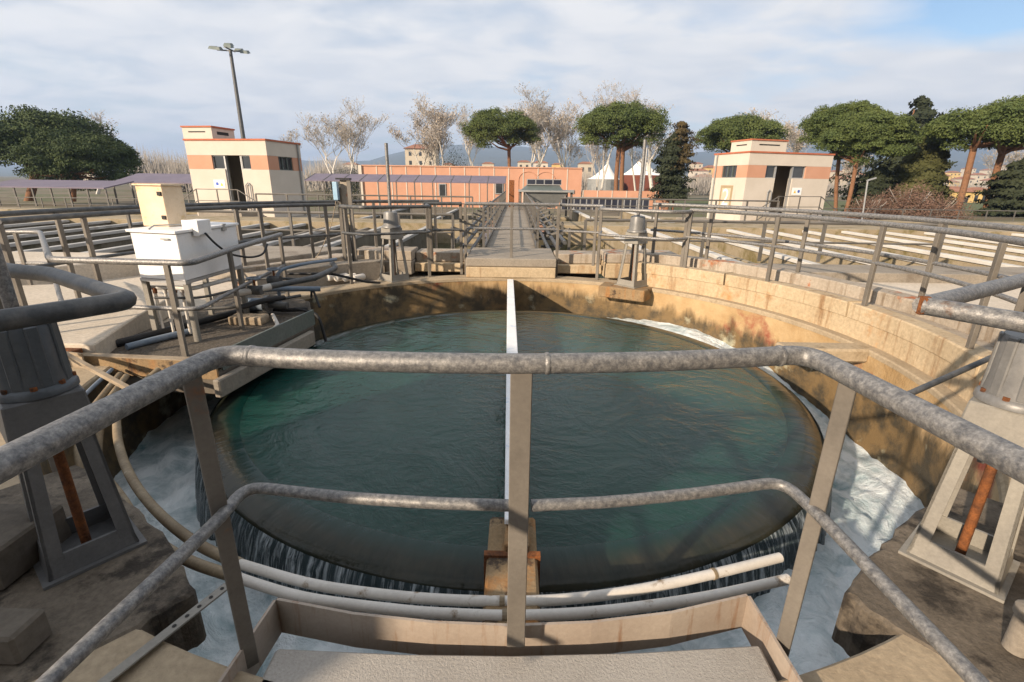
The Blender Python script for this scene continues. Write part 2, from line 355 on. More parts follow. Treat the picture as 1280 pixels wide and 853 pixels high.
def mat_ring_inner():
    """inside face of the ring: tan concrete above, olive and dark below the old splash line"""
    m, t, b = new_mat('algae_stained_ring_face')
    v = objco(t, world=True)
    g = t.nodes.new('ShaderNodeNewGeometry')
    s = t.nodes.new('ShaderNodeSeparateXYZ'); t.links.new(g.outputs['Position'], s.inputs[0])
    base = mixc(t, ramp(t, noise(t, v, 2.2, 8, .65), .38, .64), (.34, .22, .10, 1), (.46, .33, .18, 1))
    alg = mixc(t, ramp(t, noise(t, v, 3.6, 8, .65), .42, .60), (.16, .105, .045, 1), (.05, .04, .024, 1))
    alg = mixc(t, ramp(t, noise(t, v, 2.0, 6, .6), .60, .68), alg, (.36, .34, .24, 1))
    lime = mixc(t, ramp(t, noise(t, v, 1.3, 7, .6), .57, .66), base, (.24, .055, .03, 1))
    zz = t.nodes.new('ShaderNodeMath'); zz.operation = 'MULTIPLY_ADD'; zz.inputs[1].default_value = .55
    t.links.new(noise(t, objco(t, (6, 6, 1.2), world=True), 1.0, 7, .65), zz.inputs[0])
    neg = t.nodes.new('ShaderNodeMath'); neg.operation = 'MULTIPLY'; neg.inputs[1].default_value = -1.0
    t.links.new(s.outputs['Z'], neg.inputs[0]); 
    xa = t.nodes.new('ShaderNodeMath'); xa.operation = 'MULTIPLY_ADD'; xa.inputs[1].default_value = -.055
    t.links.new(s.outputs['X'], xa.inputs[0]); t.links.new(neg.outputs[0], xa.inputs[2])     # darker leftward: more algae, plus that side's shade put into the colour
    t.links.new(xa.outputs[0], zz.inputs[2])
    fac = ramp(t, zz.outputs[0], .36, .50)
    t.links.new(mixc(t, fac, lime, alg), b.inputs['Base Color'])
    b.inputs['Roughness'].default_value = .75
    bn = t.nodes.new('ShaderNodeBump'); bn.inputs['Strength'].default_value = .5; bn.inputs['Distance'].default_value = .03
    t.links.new(noise(t, v, 14, 8, .7), bn.inputs['Height']); t.links.new(bn.outputs[0], b.inputs['Normal'])
    return m
MT['pool'] = mat_pool(); MT['lip'] = mat_lip(); MT['fall'] = mat_fall(); MT['foam'] = mat_foam()
MT['tank_water'] = mat_tank_water(); MT['ring_inner'] = mat_ring_inner()

# ------------------------------------------------------------------ mesh helpers
ORG = {}                                        # world origin of every object built so far

class MB:
    def __init__(self, f=None):
        self.v = []; self.f = []; self.fn = f
    def add(self, vs, fs):
        o = len(self.v)
        self.v += [tuple(p) for p in vs]; self.f += [tuple(i + o for i in q) for q in fs]
        return self
    def box(self, x0, x1, y0, y1, z0, z1):
        vs = [(x, y, z) for z in (z0, z1) for x, y in ((x0, y0), (x1, y0), (x1, y1), (x0, y1))]
        return self.add(vs, [(3, 2, 1, 0), (4, 5, 6, 7), (0, 1, 5, 4), (1, 2, 6, 5), (2, 3, 7, 6), (3, 0, 4, 7)])
    def prism(self, poly, z0, z1):
        n = len(poly)
        a = sum(poly[i][0]*poly[(i+1) % n][1] - poly[(i+1) % n][0]*poly[i][1] for i in range(n))
        if a < 0: poly = poly[::-1]
        zz = (lambda z, p: z(p) if callable(z) else z)
        vs = [(p[0], p[1], zz(z0, p)) for p in poly] + [(p[0], p[1], zz(z1, p)) for p in poly]
        fs = [tuple(range(n))[::-1], tuple(range(n, 2*n))]
        fs += [(i, (i+1) % n, n + (i+1) % n, n + i) for i in range(n)]
        return self.add(vs, fs)
    def bar(self, a, b, w, d, upv=(0, 0, 1)):
        """rectangular bar from a to b, w across, d along upv"""
        a, b = Vector(a), Vector(b); ax = (b - a).normalized(); u = Vector(upv)
        if abs(ax.dot(u.normalized())) > .97: u = Vector((0, 1, 0))
        s = ax.cross(u).normalized(); u = s.cross(ax)
        vs = []
        for p in (a, b):
            for i, j in ((-1, -1), (1, -1), (1, 1), (-1, 1)):
                vs.append(p + s*(w/2*i) + u*(d/2*j))
        return self.add(vs, [(3, 2, 1, 0), (4, 5, 6, 7), (0, 1, 5, 4), (1, 2, 6, 5), (2, 3, 7, 6), (3, 0, 4, 7)])
    def tube(self, pts, r, n=10, close=False):
        pts = [Vector(p) for p in pts]; m = len(pts)
        rs = r if isinstance(r, (list, tuple)) else [r]*m
        up0 = None; rings = []
        for i, p in enumerate(pts):
            d = ((pts[min(i+1, m-1)] - p).normalized() + (p - pts[max(i-1, 0)]).normalized())
            if close: d = (pts[(i+1) % m] - pts[i-1])
            d = d.normalized() if d.length > 1e-9 else Vector((0, 0, 1))
            if up0 is None:
                up0 = Vector((0, 0, 1)) if abs(d.z) < .9 else Vector((1, 0, 0))
            s = d.cross(up0); s = s.normalized() if s.length > 1e-6 else d.orthogonal().normalized()
            u = s.cross(d).normalized(); up0 = u
            rings.append([p + (s*math.cos(6.28318*k/n) + u*math.sin(6.28318*k/n))*rs[i] for k in range(n)])
        vs = [q for rg in rings for q in rg]; fs = []
        for i in range(m if close else m - 1):
            j = (i+1) % m
            fs += [(i*n + k, i*n + (k+1) % n, j*n + (k+1) % n, j*n + k) for k in range(n)]
        if not close:
            fs += [tuple(range(n))[::-1], tuple((m-1)*n + k for k in range(n))]
        return self.add(vs, fs)
    def lathe(self, prof, c, n=32, a0=0.0, a1=6.2831853):
        """profile of (radius, height) turned round the vertical through c"""
        full = abs(a1 - a0 - 6.2831853) < 1e-4; m = len(prof); k = n if full else n + 1
        vs = []
        for i in range(k):
            a = a0 + (a1 - a0)*i/n
            vs += [(c[0] + q*math.cos(a), c[1] + q*math.sin(a), (c[2] if len(c) > 2 else 0) + h) for q, h in prof]
        fs = []
        for i in range(n):
            j = (i+1) % k
            fs += [(i*m + q, j*m + q, j*m + q + 1, i*m + q + 1) for q in range(m - 1)]
        if full:
            for q in (0, m - 1):
                if prof[q][0] > 1e-4:
                    ring = [i*m + q for i in range(k)]
                    if prof[0] != prof[-1]: fs.append(tuple(ring[::-1] if q == 0 else ring))
        else:
            fs += [tuple(range(m))[::-1], tuple(n*m + q for q in range(m))]
        return self.add(vs, fs)
    def arcwall(self, r0, r1, z0, z1, a0, a1, n=48, c=None):
        return self.lathe([(r0, z0), (r1, z0), (r1, z1), (r0, z1), (r0, z0)], (*(c or TC), 0), n, a0, a1)
    def build(self, name, mat, parent=None, smooth=None, bevel=0, loc=None, recalc=True):
        vs = [Vector(self.fn(p)) if self.fn else Vector(p) for p in self.v]
        if parent is not None: o0 = ORG[parent.name]
        elif loc is not None: o0 = Vector(loc)
        else:
            mnz = min(p.z for p in vs)
            o0 = Vector(((min(p.x for p in vs) + max(p.x for p in vs))/2, (min(p.y for p in vs) + max(p.y for p in vs))/2, mnz))
        me = bpy.data.meshes.new(name)
        me.from_pydata([tuple(p - o0) for p in vs], [], self.f)
        if recalc or bevel:
            bm = bmesh.new(); bm.from_mesh(me)
            if bevel:
                bmesh.ops.bevel(bm, geom=[e for e in bm.edges if len(e.link_faces) == 2 and e.calc_face_angle(0) > .6], offset=bevel, segments=1, affect='EDGES', clamp_overlap=True)
            bmesh.ops.recalc_face_normals(bm, faces=bm.faces)
            bm.to_mesh(me); bm.free()
        mats = mat if isinstance(mat, (list, tuple)) else [mat]
        for q in mats: me.materials.append(MT[q])
        if smooth:
            me.shade_smooth(); me.set_sharp_from_angle(angle=R(smooth))
        o = bpy.data.objects.new(name, me); COL.objects.link(o)
        ORG[o.name] = o0.copy()
        if parent is not None: o.parent = parent
        else: o.location = o0
        return o

def tag(o, label=None, cat=None, group=None, kind=None):
    for k, v in (('label', label), ('category', cat), ('group', group), ('kind', kind or ('thing' if label else None))):
        if v: o[k] = v
    return o

def thing(name, loc, label, cat, group=None):
    o = bpy.data.objects.new(name, None); COL.objects.link(o)
    o.location = loc; o.empty_display_size = .2
    ORG[o.name] = Vector(loc)
    return tag(o, label, cat, group)

def copy_tree(src, loc, rz=0.0, label=None):
    c = src.copy(); COL.objects.link(c); c.location = loc; c.rotation_euler = (0, 0, rz)
    ORG[c.name] = Vector(loc)
    if label: c['label'] = label
    for ch in list(src.children):
        d = ch.copy(); COL.objects.link(d); d.parent = c; ORG[d.name] = Vector(loc)
        for g in list(ch.children):
            e = g.copy(); COL.objects.link(e); e.parent = d; ORG[e.name] = Vector(loc)
    return c

def pol(r, deg, z=0.0):
    """point at radius r from the tank centre, angle in degrees from +X towards +Y"""
    return Vector((TC[0] + r*math.cos(R(deg)), TC[1] + r*math.sin(R(deg)), z))

def arc(r, d0, d1, z, n=24):
    return [pol(r, d0 + (d1 - d0)*i/n, z) for i in range(n + 1)]

def rounded(pts, r=.06, n=5):
    """round the corners of a polyline"""
    pts = [Vector(p) for p in pts]; out = [pts[0]]
    for i in range(1, len(pts) - 1):
        a, b, c = pts[i-1], pts[i], pts[i+1]
        d1, d2 = (a - b), (c - b)
        q = min(r, d1.length*.45, d2.length*.45)
        p0, p1 = b + d1.normalized()*q, b + d2.normalized()*q
        for k in range(n + 1):
            s = k/n
            out.append(p0*(1-s)**2 + b*2*s*(1-s) + p1*s*s)
    return out + [pts[-1]]

# ================================================================== GROUND AND WATER
def sheet(name, mat, z, x0, x1, y0, y1, kind='structure'):
    o = MB().add([(x0, y0, z), (x1, y0, z), (x1, y1, z), (x0, y1, z)], [(0, 1, 2, 3)]).build(name, mat, recalc=False)
    return tag(o, kind=kind)

YARD = -0.06
# far ground, with the tank yard standing as a platform on it
g = MB()
n = 96
radii = [30, 60, 120, 260, 600, 1500, 5000, 15000]
vs = []; fs = []
for i, rr in enumerate(radii):
    for k in range(n):
        a = 6.2831853*k/n
        vs.append((rr*math.cos(a), 10 + rr*math.sin(a), -1.6))
for i in range(len(radii) - 1):
    for k in range(n):
        fs.append((i*n + k, i*n + (k+1) % n, (i+1)*n + (k+1) % n, (i+1)*n + k))
fs.append(tuple(range(n)))
tag(g.add(vs, fs).build('ground', 'soil', recalc=False, loc=(0, 0, -1.6)), kind='structure')

# yard paving with a round hole for the tank
def holed(r, x0, x1, y0, y1, z0, z1, n=96):
    outer = []; inner = []
    for i in range(n):
        a = 6.2831853*i/n; c, s = math.cos(a), math.sin(a)
        tx = ((x1 - TC[0])/c if c > 1e-9 else (x0 - TC[0])/c if c < -1e-9 else 1e9)
        ty = ((y1 - TC[1])/s if s > 1e-9 else (y0 - TC[1])/s if s < -1e-9 else 1e9)
        q = min(tx, ty)
        outer.append((TC[0] + q*c, TC[1] + q*s)); inner.append((TC[0] + r*c, TC[1] + r*s))
    vs = [(*p, z1) for p in inner] + [(*p, z1) for p in outer] + [(*p, z0) for p in outer]
    fs = []
    for i in range(n):
        j = (i+1) % n
        fs += [(i, n+i, n+j, j), (n+i, 2*n+i, 2*n+j, n+j)]
    return MB().add(vs, fs)
o = holed(3.40, -26, 26, .9, 8.05, -1.7, YARD).build('pavement', 'pave', recalc=False)
tag(o, kind='structure')
o = MB().box(-26, 26, -12, .896, -1.7, YARD - .01).build('unseen_dark_ground', 'dark_pave'); tag(o, kind='structure')  # unseen ground, coloured dark to cut light bouncing onto the near faces

# pool water, weir, falling water and foam
N = 192
pool = MB()
rad = [0.0, .4, .8, 1.2, 1.6, 1.9, 2.1, 2.25, 2.33]
vs = [(TC[0], TC[1], -.292)]; fs = []
for r_ in rad[1:]:
    zz = -.292 if r_ < 2.1 else -.294 - (r_ - 2.1)*.06
    vs += [(TC[0] + r_*math.cos(6.2831853*k/96), TC[1] + r_*math.sin(6.2831853*k/96), zz) for k in range(96)]
fs += [(0, 1 + k, 1 + (k+1) % 96) for k in range(96)]
for i in range(len(rad) - 2):
    for k in range(96):
        a, b = 1 + i*96, 1 + (i+1)*96
        fs.append((a + k, b + k, b + (k+1) % 96, a + (k+1) % 96))
tag(pool.add(vs, fs).build('pool_water', 'pool', smooth=60, recalc=False), kind='structure')

t_ = thing('weir_wall', (TC[0], TC[1], -1.2), 'round brown concrete overflow weir ringing the green pool', 'weir')
prof = [(2.15, -.36), (2.26, -.318), (2.34, -.304), (2.42, -.302), (2.49, -.312), (2.545, -.335), (2.575, -.37), (2.58, -1.15), (2.15, -1.15)]
MB().lathe(prof + [prof[0]], (*TC, 0), N).build('lip', 'lip', t_, smooth=50)
wf = MB(); prof_w = [(2.567, -.345), (2.592, -.385), (2.612, -.45), (2.635, -.56), (2.655, -.70), (2.675, -.86), (2.70, -1.0)]
m_ = len(prof_w); K = 720; vs = []
for k in range(K):
    a = 6.2831853*k/K
    w_ = .5*math.sin(a*53 + 1.3*math.sin(a*7)) + .5*math.sin(a*117 + 2*math.sin(a*11)) + .5*random.uniform(-1, 1)
    for i, (q, h) in enumerate(prof_w):
        q2 = q + .011*w_*min(1, i/2.0)
        vs.append((TC[0] + q2*math.cos(a), TC[1] + q2*math.sin(a), h))
fs = [(k*m_ + i, ((k+1) % K)*m_ + i, ((k+1) % K)*m_ + i + 1, k*m_ + i + 1) for k in range(K) for i in range(m_ - 1)]
tag(wf.add(vs, fs).build('falling_water', 'fall', smooth=80, recalc=False), kind='structure')

def foam_z(a):                                   # the channel steps down from the right rear towards the front
    d = math.degrees(a)
    return float(np.interp(d, [0, 8, 24, 40, 54, 64, 80, 150, 200, 235, 270, 305, 340, 360], [-.90, -.86, -.64, -.47, -.47, -.56, -.66, -.70, -.80, -.66, -.61, -.66, -.84, -.90]))
vs = []; fs = []; K = 240; J = 14
rnd = random.Random(3)
for k in range(K):
    a = 6.2831853*k/K
    for j in range(J):
        q = 2.56 + (3.36 - 2.56)*j/(J - 1)
        amp = .045*(1 - .6*j/(J - 1))
        zz = foam_z(a) + amp*(math.sin(a*23 + q*9) * math.sin(q*17 + a*5)) + rnd.uniform(-1, 1)*.016 + .05*max(0, 1 - j/4.0)
        vs.append((TC[0] + q*math.cos(a), TC[1] + q*math.sin(a), zz))
fs = [(k*J + j, k*J + j + 1, ((k+1) % K)*J + j + 1, ((k+1) % K)*J + j) for k in range(K) for j in range(J - 1)]
tag(MB().add(vs, fs).build('channel_water', 'foam', smooth=70, recalc=False), kind='structure')

# ================================================================== RING WALLS
t_ = thing('tank_wall', (TC[0], TC[1], -1.4), 'round tan concrete wall with algae stained inner face enclosing the weir channel', 'tank wall')
vs = []; fs = []; K = 240; J = 9
rnd = random.Random(11)
for k in range(K):
    a = 6.2831853*k/K
    for j in range(J):
        zz = -.02 - 1.28*j/(J - 1)
        q = 3.33 + (rnd.uniform(-.012, .012) if j else 0) + (.02*math.sin(a*9 + j) if j > 1 else 0)
        vs.append((TC[0] + q*math.cos(a), TC[1] + q*math.sin(a), zz))
fs = [(k*J + j, k*J + j + 1, ((k+1) % K)*J + j + 1, ((k+1) % K)*J + j) for k in range(K) for j in range(J - 1)]
MB().add(vs, fs).build('inner_face', 'ring_inner', t_, smooth=50, recalc=False)
MB().lathe([(3.322, -.05), (3.322, -.012), (3.334, 0), (3.62, 0), (3.62, -.3), (3.45, -.3), (3.45, -.05), (3.322, -.05)], (*TC, 0), 160).build('coping', 'ring_top', t_, smooth=40)

# right hand curved parapets
t_ = thing('parapet_wall', pol(3.5, 20, 0), 'curved orange stained low parapet in two courses on the right of the tank', 'parapet')
MB().arcwall(3.44, 3.60, -.02, .185, R(-52), R(58), 64).build('lower_course', 'orange_wall', t_)
segs = [(-52, -20), (-19.6, 8), (8.4, 36), (36.4, 58)]
for a0, a1 in segs:
    MB().arcwall(3.425, 3.60, .189, .335, R(a0), R(a1), 24).build('upper_course', 'orange_wall', t_, bevel=.012)
t_ = thing('parapet_wall', pol(3.9, 20, 0), 'curved grey rust streaked concrete wall behind the orange stained parapet', 'parapet')
MB().arcwall(3.80, 4.02, -.1, .43, R(-55), R(60), 72).build('body', 'grey_wall', t_, bevel=.012)
MB().arcwall(3.604, 3.796, -.05, .30, R(-52), R(58), 72).build('ledge', 'grey_wall', t_)

# left hand and rear curved parapets (in their own shade)
t_ = thing('parapet_wall', pol(3.9, 135, 0), 'curved grey concrete parapet left of the far end of the tank', 'parapet')
MB().arcwall(3.95, 4.25, -.1, .24, R(122), R(150), 40).build('body', 'concrete', t_, bevel=.01)
MB().arcwall(4.25, 4.40, -.1, .30, R(106), R(150), 40).build('rear_course', 'grey_wall', t_, bevel=.01)

def sluice(x0, x1, y, label):
    t = thing('channel_stop', ((x0 + x1)/2, y, -.3), label, 'concrete stop')
    MB().box(x0, x1, y, y + .22, .03, .17).build('lower_beam', 'orange_wall', t, bevel=.012)
    MB().box(x0, x1, y + .14, y + .62, .174, .33).build('upper_beam', 'grey_wall', t, bevel=.012)
    MB().box(x0 + .01, x1 - .01, y + .225, y + .6, -.3, .169).build('dark_opening', 'dark', t)
sluice(-1.66, -.78, 7.92, 'two stepped concrete beams over a dark opening, left of the walkway end')
sluice(.66, 1.42, 7.92, 'two stepped concrete beams over a dark opening, right of the walkway end')

def block(x0, x1, y0, y1, z0, z1, label, mat='orange_wall', extra=None):
    t = thing('concrete_block', ((x0 + x1)/2, y0, z0), label, 'concrete block')
    MB().box(x0, x1, y0, y1, z0, z1).build('block', mat, t, bevel=.015)
    if extra: MB().box(x0, x1, y0 + .02, y1 + .1, z1 + .003, z1 + extra).build('cap', 'grey_wall', t, bevel=.012)
block(-2.62, -1.67, 7.78, 8.25, .0, .22, 'concrete block behind the far left actuator stand', 'concrete', .16)
block(1.43, 2.60, 7.70, 8.20, .0, .24, 'concrete block behind the far right actuator stand', 'orange_wall', .15)

# the pad under the far right stand, hanging over the channel
o = MB().prism([tuple(pol(3.05, 53)[:2]), tuple(pol(3.05, 66)[:2]), tuple(pol(3.40, 66)[:2]), tuple(pol(3.40, 53)[:2])], -.16, .004).build('stand_pad', 'rust_conc', bevel=.01)
tag(o, 'rust stained concrete pad under the far right actuator stand, overhanging the channel', 'concrete pad')

t_ = thing('raised_terrace', (-10, 8, -.1), 'raised cream terrace with dark shaded step edges, left of the tank', 'terrace')
MB().prism([(-7.6, 5.0), (-7.2, 5.75), (-6.1, 7.7), (-5.25, 7.75), (-5.25, 7.98), (-22, 7.98), (-22, 5.0)], -.1, .215).build('terrace', 'pave', t_, bevel=.012)
MB().prism([(-4.25, 7.3), (-3.15, 9.3), (-3.3, 9.4), (-5.2, 9.4), (-5.2, 7.76)], -.5, .22).build('wedge', 'concrete', t_, bevel=.012)
o = MB().box(2.55, 3.34, 4.30, 4.52, -.13, .004).build('concrete_beam', 'ring_top', bevel=.02); tag(o, 'short concrete beam reaching from the right coping over the foam', 'beam')

# central walkway between the tanks
t_ = thing('walkway_bridge', (0, 7.6, 0), 'straight concrete walkway with pipe railings running back between the tanks', 'walkway')
MB().box(-.78, .64, 7.62, 8.10, .0, .165).build('landing', 'orange_wall', t_, bevel=.012)
MB().box(-.79, .65, 7.66, 9.0, .169, .30).build('landing_cap', 'concrete', t_, bevel=.012)
MB().box(-.62, .42, 9.02, 28.5, -.35, .22).build('deck', 'concrete', t_)
for s, xx in ((-1, -.60), (1, .40)):
    MB().tube([(xx, 9.0, .98), (xx, 28, .98)], .024, 8).build('top_rail', 'rail_far', t_, smooth=40)
    MB().tube([(xx, 9.0, .62), (xx, 28, .62)], .018, 6).build('mid_rail', 'rail_far', t_, smooth=40)
    MB().box(xx - .02, xx + .02, 9.02, 28, .224, .29).build('kick_board', 'rail_far', t_)
    for k in range(14):
        y_ = 9.1 + k*1.42
        MB().bar((xx, y_, .2), (xx, y_, .98), .045, .03).build('post', 'rail_far', t_)
# pipe bundles hung on the walkway flanks
rnd = random.Random(5)
for s, xs in ((-1, (-.86, -1.0, -1.14)), (1, (.66, .80, .94))):
    for i, xx in enumerate(xs):
        o = MB().tube([(xx, 9.1 + i*.15, .18 + .09*i), (xx, 26, .18 + .09*i)], .04, 8).build('service_pipe', 'galv_dark', smooth=40)
        tag(o, 'long service pipe on the %s flank of the central walkway, %s' % ('left' if s < 0 else 'right', ('nearest the deck', 'in the middle of three', 'outermost and highest of three')[i]), 'pipe', 'service pipes beside the walkway')
    for k in range(10):
        y_ = 9.4 + k*1.5
        tb = MB(); 
        tb.bar((xs[0] + s*-.1, y_, .10), (xs[2] + s*.1, y_, .10), .05, .05); tb.bar((xs[2] + s*.08, y_, .1), (xs[2] + s*.08, y_, .62), .05, .04)
        tb.bar((xs[2] + s*.08, y_, .62), (xs[0] - s*.05, y_ + .35, .45), .04, .04)
        o = tb.build('pipe_bracket', 'rail_far')
        tag(o, 'small steel bracket holding pipes on the %s flank of the walkway' % ('left' if s < 0 else 'right'), 'bracket', 'pipe brackets on the %s walkway flank' % ('left' if s < 0 else 'right'))

# ================================================================== SETTLING TANKS
WZ = -.55
for s, nm in ((-1, 'left'), (1, 'right')):
    a, b = (1.0, 44.0)
    x0, x1 = (a, b) if s > 0 else (-b, -a)
    y0 = 8.95 if s > 0 else 9.0
    tag(MB().add([(x0, y0 - .7, WZ), (x1, y0 - .7, WZ), (x1, 29.0, WZ), (x0, 29.0, WZ)], [(0, 1, 2, 3)]).build('tank_water', 'tank_water', recalc=False), kind='structure')
# outer rims
def rim(name, x0, x1, y0, y1, z1, label, mat='concrete', z0=-1.2):
    o = MB().box(x0, x1, y0, y1, z0, z1).build(name, mat, bevel=.01)
    return tag(o, label, 'tank wall')
rim('basin_wall', 2.4, 44, 8.06, 8.95, .09, 'broad grey concrete rim closing the near end of the right hand tanks')
rim('basin_wall', -4.2, -2.7, 8.5, 8.95, .16, 'short grey concrete rim closing the near end of the innermost left tanks', 'grey_wall')
rim('basin_wall', -44, -5.25, 8.0, 8.4, .19, 'pale concrete rim closing the near end of the left hand tanks', 'pave')
rim('cross_gallery', 1.05, 44, 16.6, 18.4, .10, 'long concrete gallery crossing the right hand tanks halfway back', 'tankwall')
rim('cross_gallery', -44, -1.25, 16.6, 18.4, .10, 'long concrete gallery crossing the left hand tanks halfway back', 'tankwall')
rim('basin_wall', -44, 44, 28.6, 30.2, -.42, 'pale concrete rim along the far end of all the tanks', 'tankwall')

row = [2.9, 4.28, 5.72, 7.12, 8.35, 9.65, 10.95, 12.3, 13.7, 15.1, 16.6, 18.2, 19.8, 21.5, 23.3, 25.2, 27.2, 29.3, 31.5, 34]
ordn = ['first', 'second', 'third', 'fourth', 'fifth', 'sixth', 'seventh', 'eighth', 'ninth', 'tenth', 'eleventh', 'twelfth', 'thirteenth', 'fourteenth', 'fifteenth', 'sixteenth', 'seventeenth', 'eighteenth', 'nineteenth', 'twentieth']
def launder(x, y0, y1, label, group):
    t = thing('launder_wall', (x, y0, -.6), label, 'channel wall', group)
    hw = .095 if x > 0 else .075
    MB().box(x - hw*.62, x + hw*.62, y0, y1, -.9, -.03).build('wall', 'tankwall' if x > 0 else 'tank_shaded', t)
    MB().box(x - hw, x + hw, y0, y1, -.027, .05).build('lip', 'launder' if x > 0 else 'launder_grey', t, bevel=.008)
def divider(x, y0, y1, label, group):
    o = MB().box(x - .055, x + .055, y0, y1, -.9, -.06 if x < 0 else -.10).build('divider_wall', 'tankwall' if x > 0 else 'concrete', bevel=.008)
    tag(o, label, 'divider wall', group)
for s, nm in ((-1, 'left'), (1, 'right')):
    for i, x in enumerate(row):
        if s < 0: y0 = 8.96 if i == 0 else 9.42 if i == 1 else 8.42
        else: y0 = 8.97
        launder(s*x, y0, 16.58, 'long pale-topped channel wall in the near %s tanks, %s out from the walkway' % (nm, ordn[i]), 'near channel walls of the %s tanks' % nm)
        if i + 1 < len(row) and x > 4:
            divider(s*(x + row[i+1])/2, y0, 16.58, 'low bare divider wall in the near %s tanks, just beyond the %s pale-topped wall' % (nm, ordn[i]), 'divider walls of the %s tanks' % nm)
        if i % 2 == 0 and x < 7.2:
            launder(s*(x + .3), 18.42, 28.58, 'long pale-topped channel wall in the rear %s tanks, %s out from the walkway' % (nm, ordn[i//2]), 'rear channel walls of the %s tanks' % nm)

# lawn beyond
tag(MB().add([(16, 44, -1.596), (70, 40, -1.596), (140, 110, -1.596), (20, 120, -1.596)], [(0, 1, 2, 3)]).build('lawn', 'lawn', recalc=False), kind='structure')
tag(MB().add([(-40, 46, -1.596), (-14, 46, -1.596), (-14, 62, -1.596), (-44, 62, -1.596)], [(0, 1, 2, 3)]).build('lawn', 'lawn', recalc=False), kind='structure')

# ================================================================== RAILINGS
def railing(label, tops, mids=(), posts=(), rt=.026, rm=.019, mat='galv', pw=(.045, .032), pmat='post', corner=.07, name='handrail', loc=None):
    """tops, mids: lists of polylines; posts: (x, y, z0, z1, angle)"""
    p0 = Vector(posts[0][:3]) if posts else Vector(tops[0][0])
    t = thing(name, loc or p0, label, 'railing')
    for pl in tops: MB().tube(rounded(pl, corner) if len(pl) < 12 else pl, rt, 10).build('top_rail', mat, t, smooth=50)
    for pl in mids: MB().tube(rounded(pl, corner) if len(pl) < 12 else pl, rm, 8).build('mid_rail', mat, t, smooth=50)
    for (x, y, z0, z1, a) in posts:
        c, s = math.cos(R(a)), math.sin(R(a))
        MB().bar((x, y, z0), (x, y, z1), pw[1], pw[0], (c, s, 0)).build('post', pmat, t, bevel=.003)
    return t

def ring_posts(r, angs, z0, z1):
    return [(*pol(r, a)[:2], z0, z1, a + 90) for a in angs]

# right, inner rail on the orange parapet, with the loop in front of the far right stand
railing('weathered pipe handrail on the orange stained parapet, right side of the tank',
        [arc(3.50, -32, 47, 1.12, 40)], [arc(3.47, -32, 47, .76, 40)],
        ring_posts(3.47, (-31, -15.5, 6, 27, 46.5), .19, 1.10), mat='galv')
railing('galvanised pipe handrail standing on the grey rust streaked wall, right of the tank',
        [arc(3.93, -40, 58, 1.16, 44)], [arc(3.93, -40, 58, .78, 44)],
        ring_posts(3.92, (-38, -18, 4, 26, 45, 57), .43, 1.14), mat='galv')
F1, F2 = pol(3.12, 48.5), pol(3.12, 67)
railing('pipe railing loop bent round the front of the far right actuator stand',
        [[pol(3.52, 46.5, 1.1), pol(3.30, 46.8, 1.1), (F1.x, F1.y, 1.1), (F2.x, F2.y, 1.1), pol(3.35, 68, 1.1), pol(3.62, 68.5, 1.1)]],
        [[pol(3.50, 46.5, .74), (F1.x, F1.y, .74), (F2.x, F2.y, .74), pol(3.62, 68.5, .74)]],
        [(*pol(3.52, 68.5)[:2], .0, 1.08, 160), (*pol(3.5, 47.5)[:2], .0, 1.08, 140)])
# the rail across the rear
railing('straight galvanised pipe rail closing the end of the central walkway',
        [[(-.80, 7.80, 1.125), (.66, 7.80, 1.125)]], [[(-.80, 7.80, .75), (.66, 7.80, .75)]],
        [(-.80, 7.80, .0, 1.11, 0), (-.07, 7.80, .17, 1.11, 0), (.66, 7.80, .0, 1.11, 0)])
railing('curved pipe rail between the walkway end and the far right actuator stand',
        [[(.68, 7.86, 1.125)] + arc(3.62, 78, 68.5, 1.12, 8)], [[(.68, 7.86, .72)] + arc(3.62, 78, 68.5, .72, 8)],
        [(*pol(3.62, 70)[:2], .2, 1.1, 160)])
railing('curved pipe rail between the far left actuator stand and the walkway end',
        [[(-.86, 7.86, 1.125)] + arc(3.64, 104, 113, 1.12, 8)], [[(-.86, 7.86, .72)] + arc(3.64, 104, 113, .72, 8)],
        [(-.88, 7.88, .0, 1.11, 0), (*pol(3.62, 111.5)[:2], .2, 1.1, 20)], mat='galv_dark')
G1, G2 = pol(3.16, 113.5), pol(3.16, 131)
railing('pipe railing loop bent round the front of the far left actuator stand',
        [[pol(3.60, 112.5, 1.1), (G1.x, G1.y, 1.1), (G2.x, G2.y, 1.1), pol(3.6, 133, 1.1)]],
        [[pol(3.60, 112.5, .74), (G1.x, G1.y, .74), (G2.x, G2.y, .74), pol(3.6, 133, .74)]],
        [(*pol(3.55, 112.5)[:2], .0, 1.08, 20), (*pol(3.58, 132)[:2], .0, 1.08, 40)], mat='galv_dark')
# left outer rails
railing('long dark curved pipe rail with widely spaced posts, outermost on the left',
        [arc(4.58, 107, 205, 1.12, 50)], [arc(4.58, 107, 205, .62, 50)],
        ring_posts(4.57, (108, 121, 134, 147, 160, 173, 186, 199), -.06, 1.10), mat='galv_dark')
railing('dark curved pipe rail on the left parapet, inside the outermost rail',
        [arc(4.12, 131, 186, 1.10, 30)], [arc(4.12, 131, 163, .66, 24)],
        ring_posts(4.12, (133, 146, 161), .24, 1.08) + ring_posts(4.12, (175, 186), -.06, 1.08), mat='galv_dark')
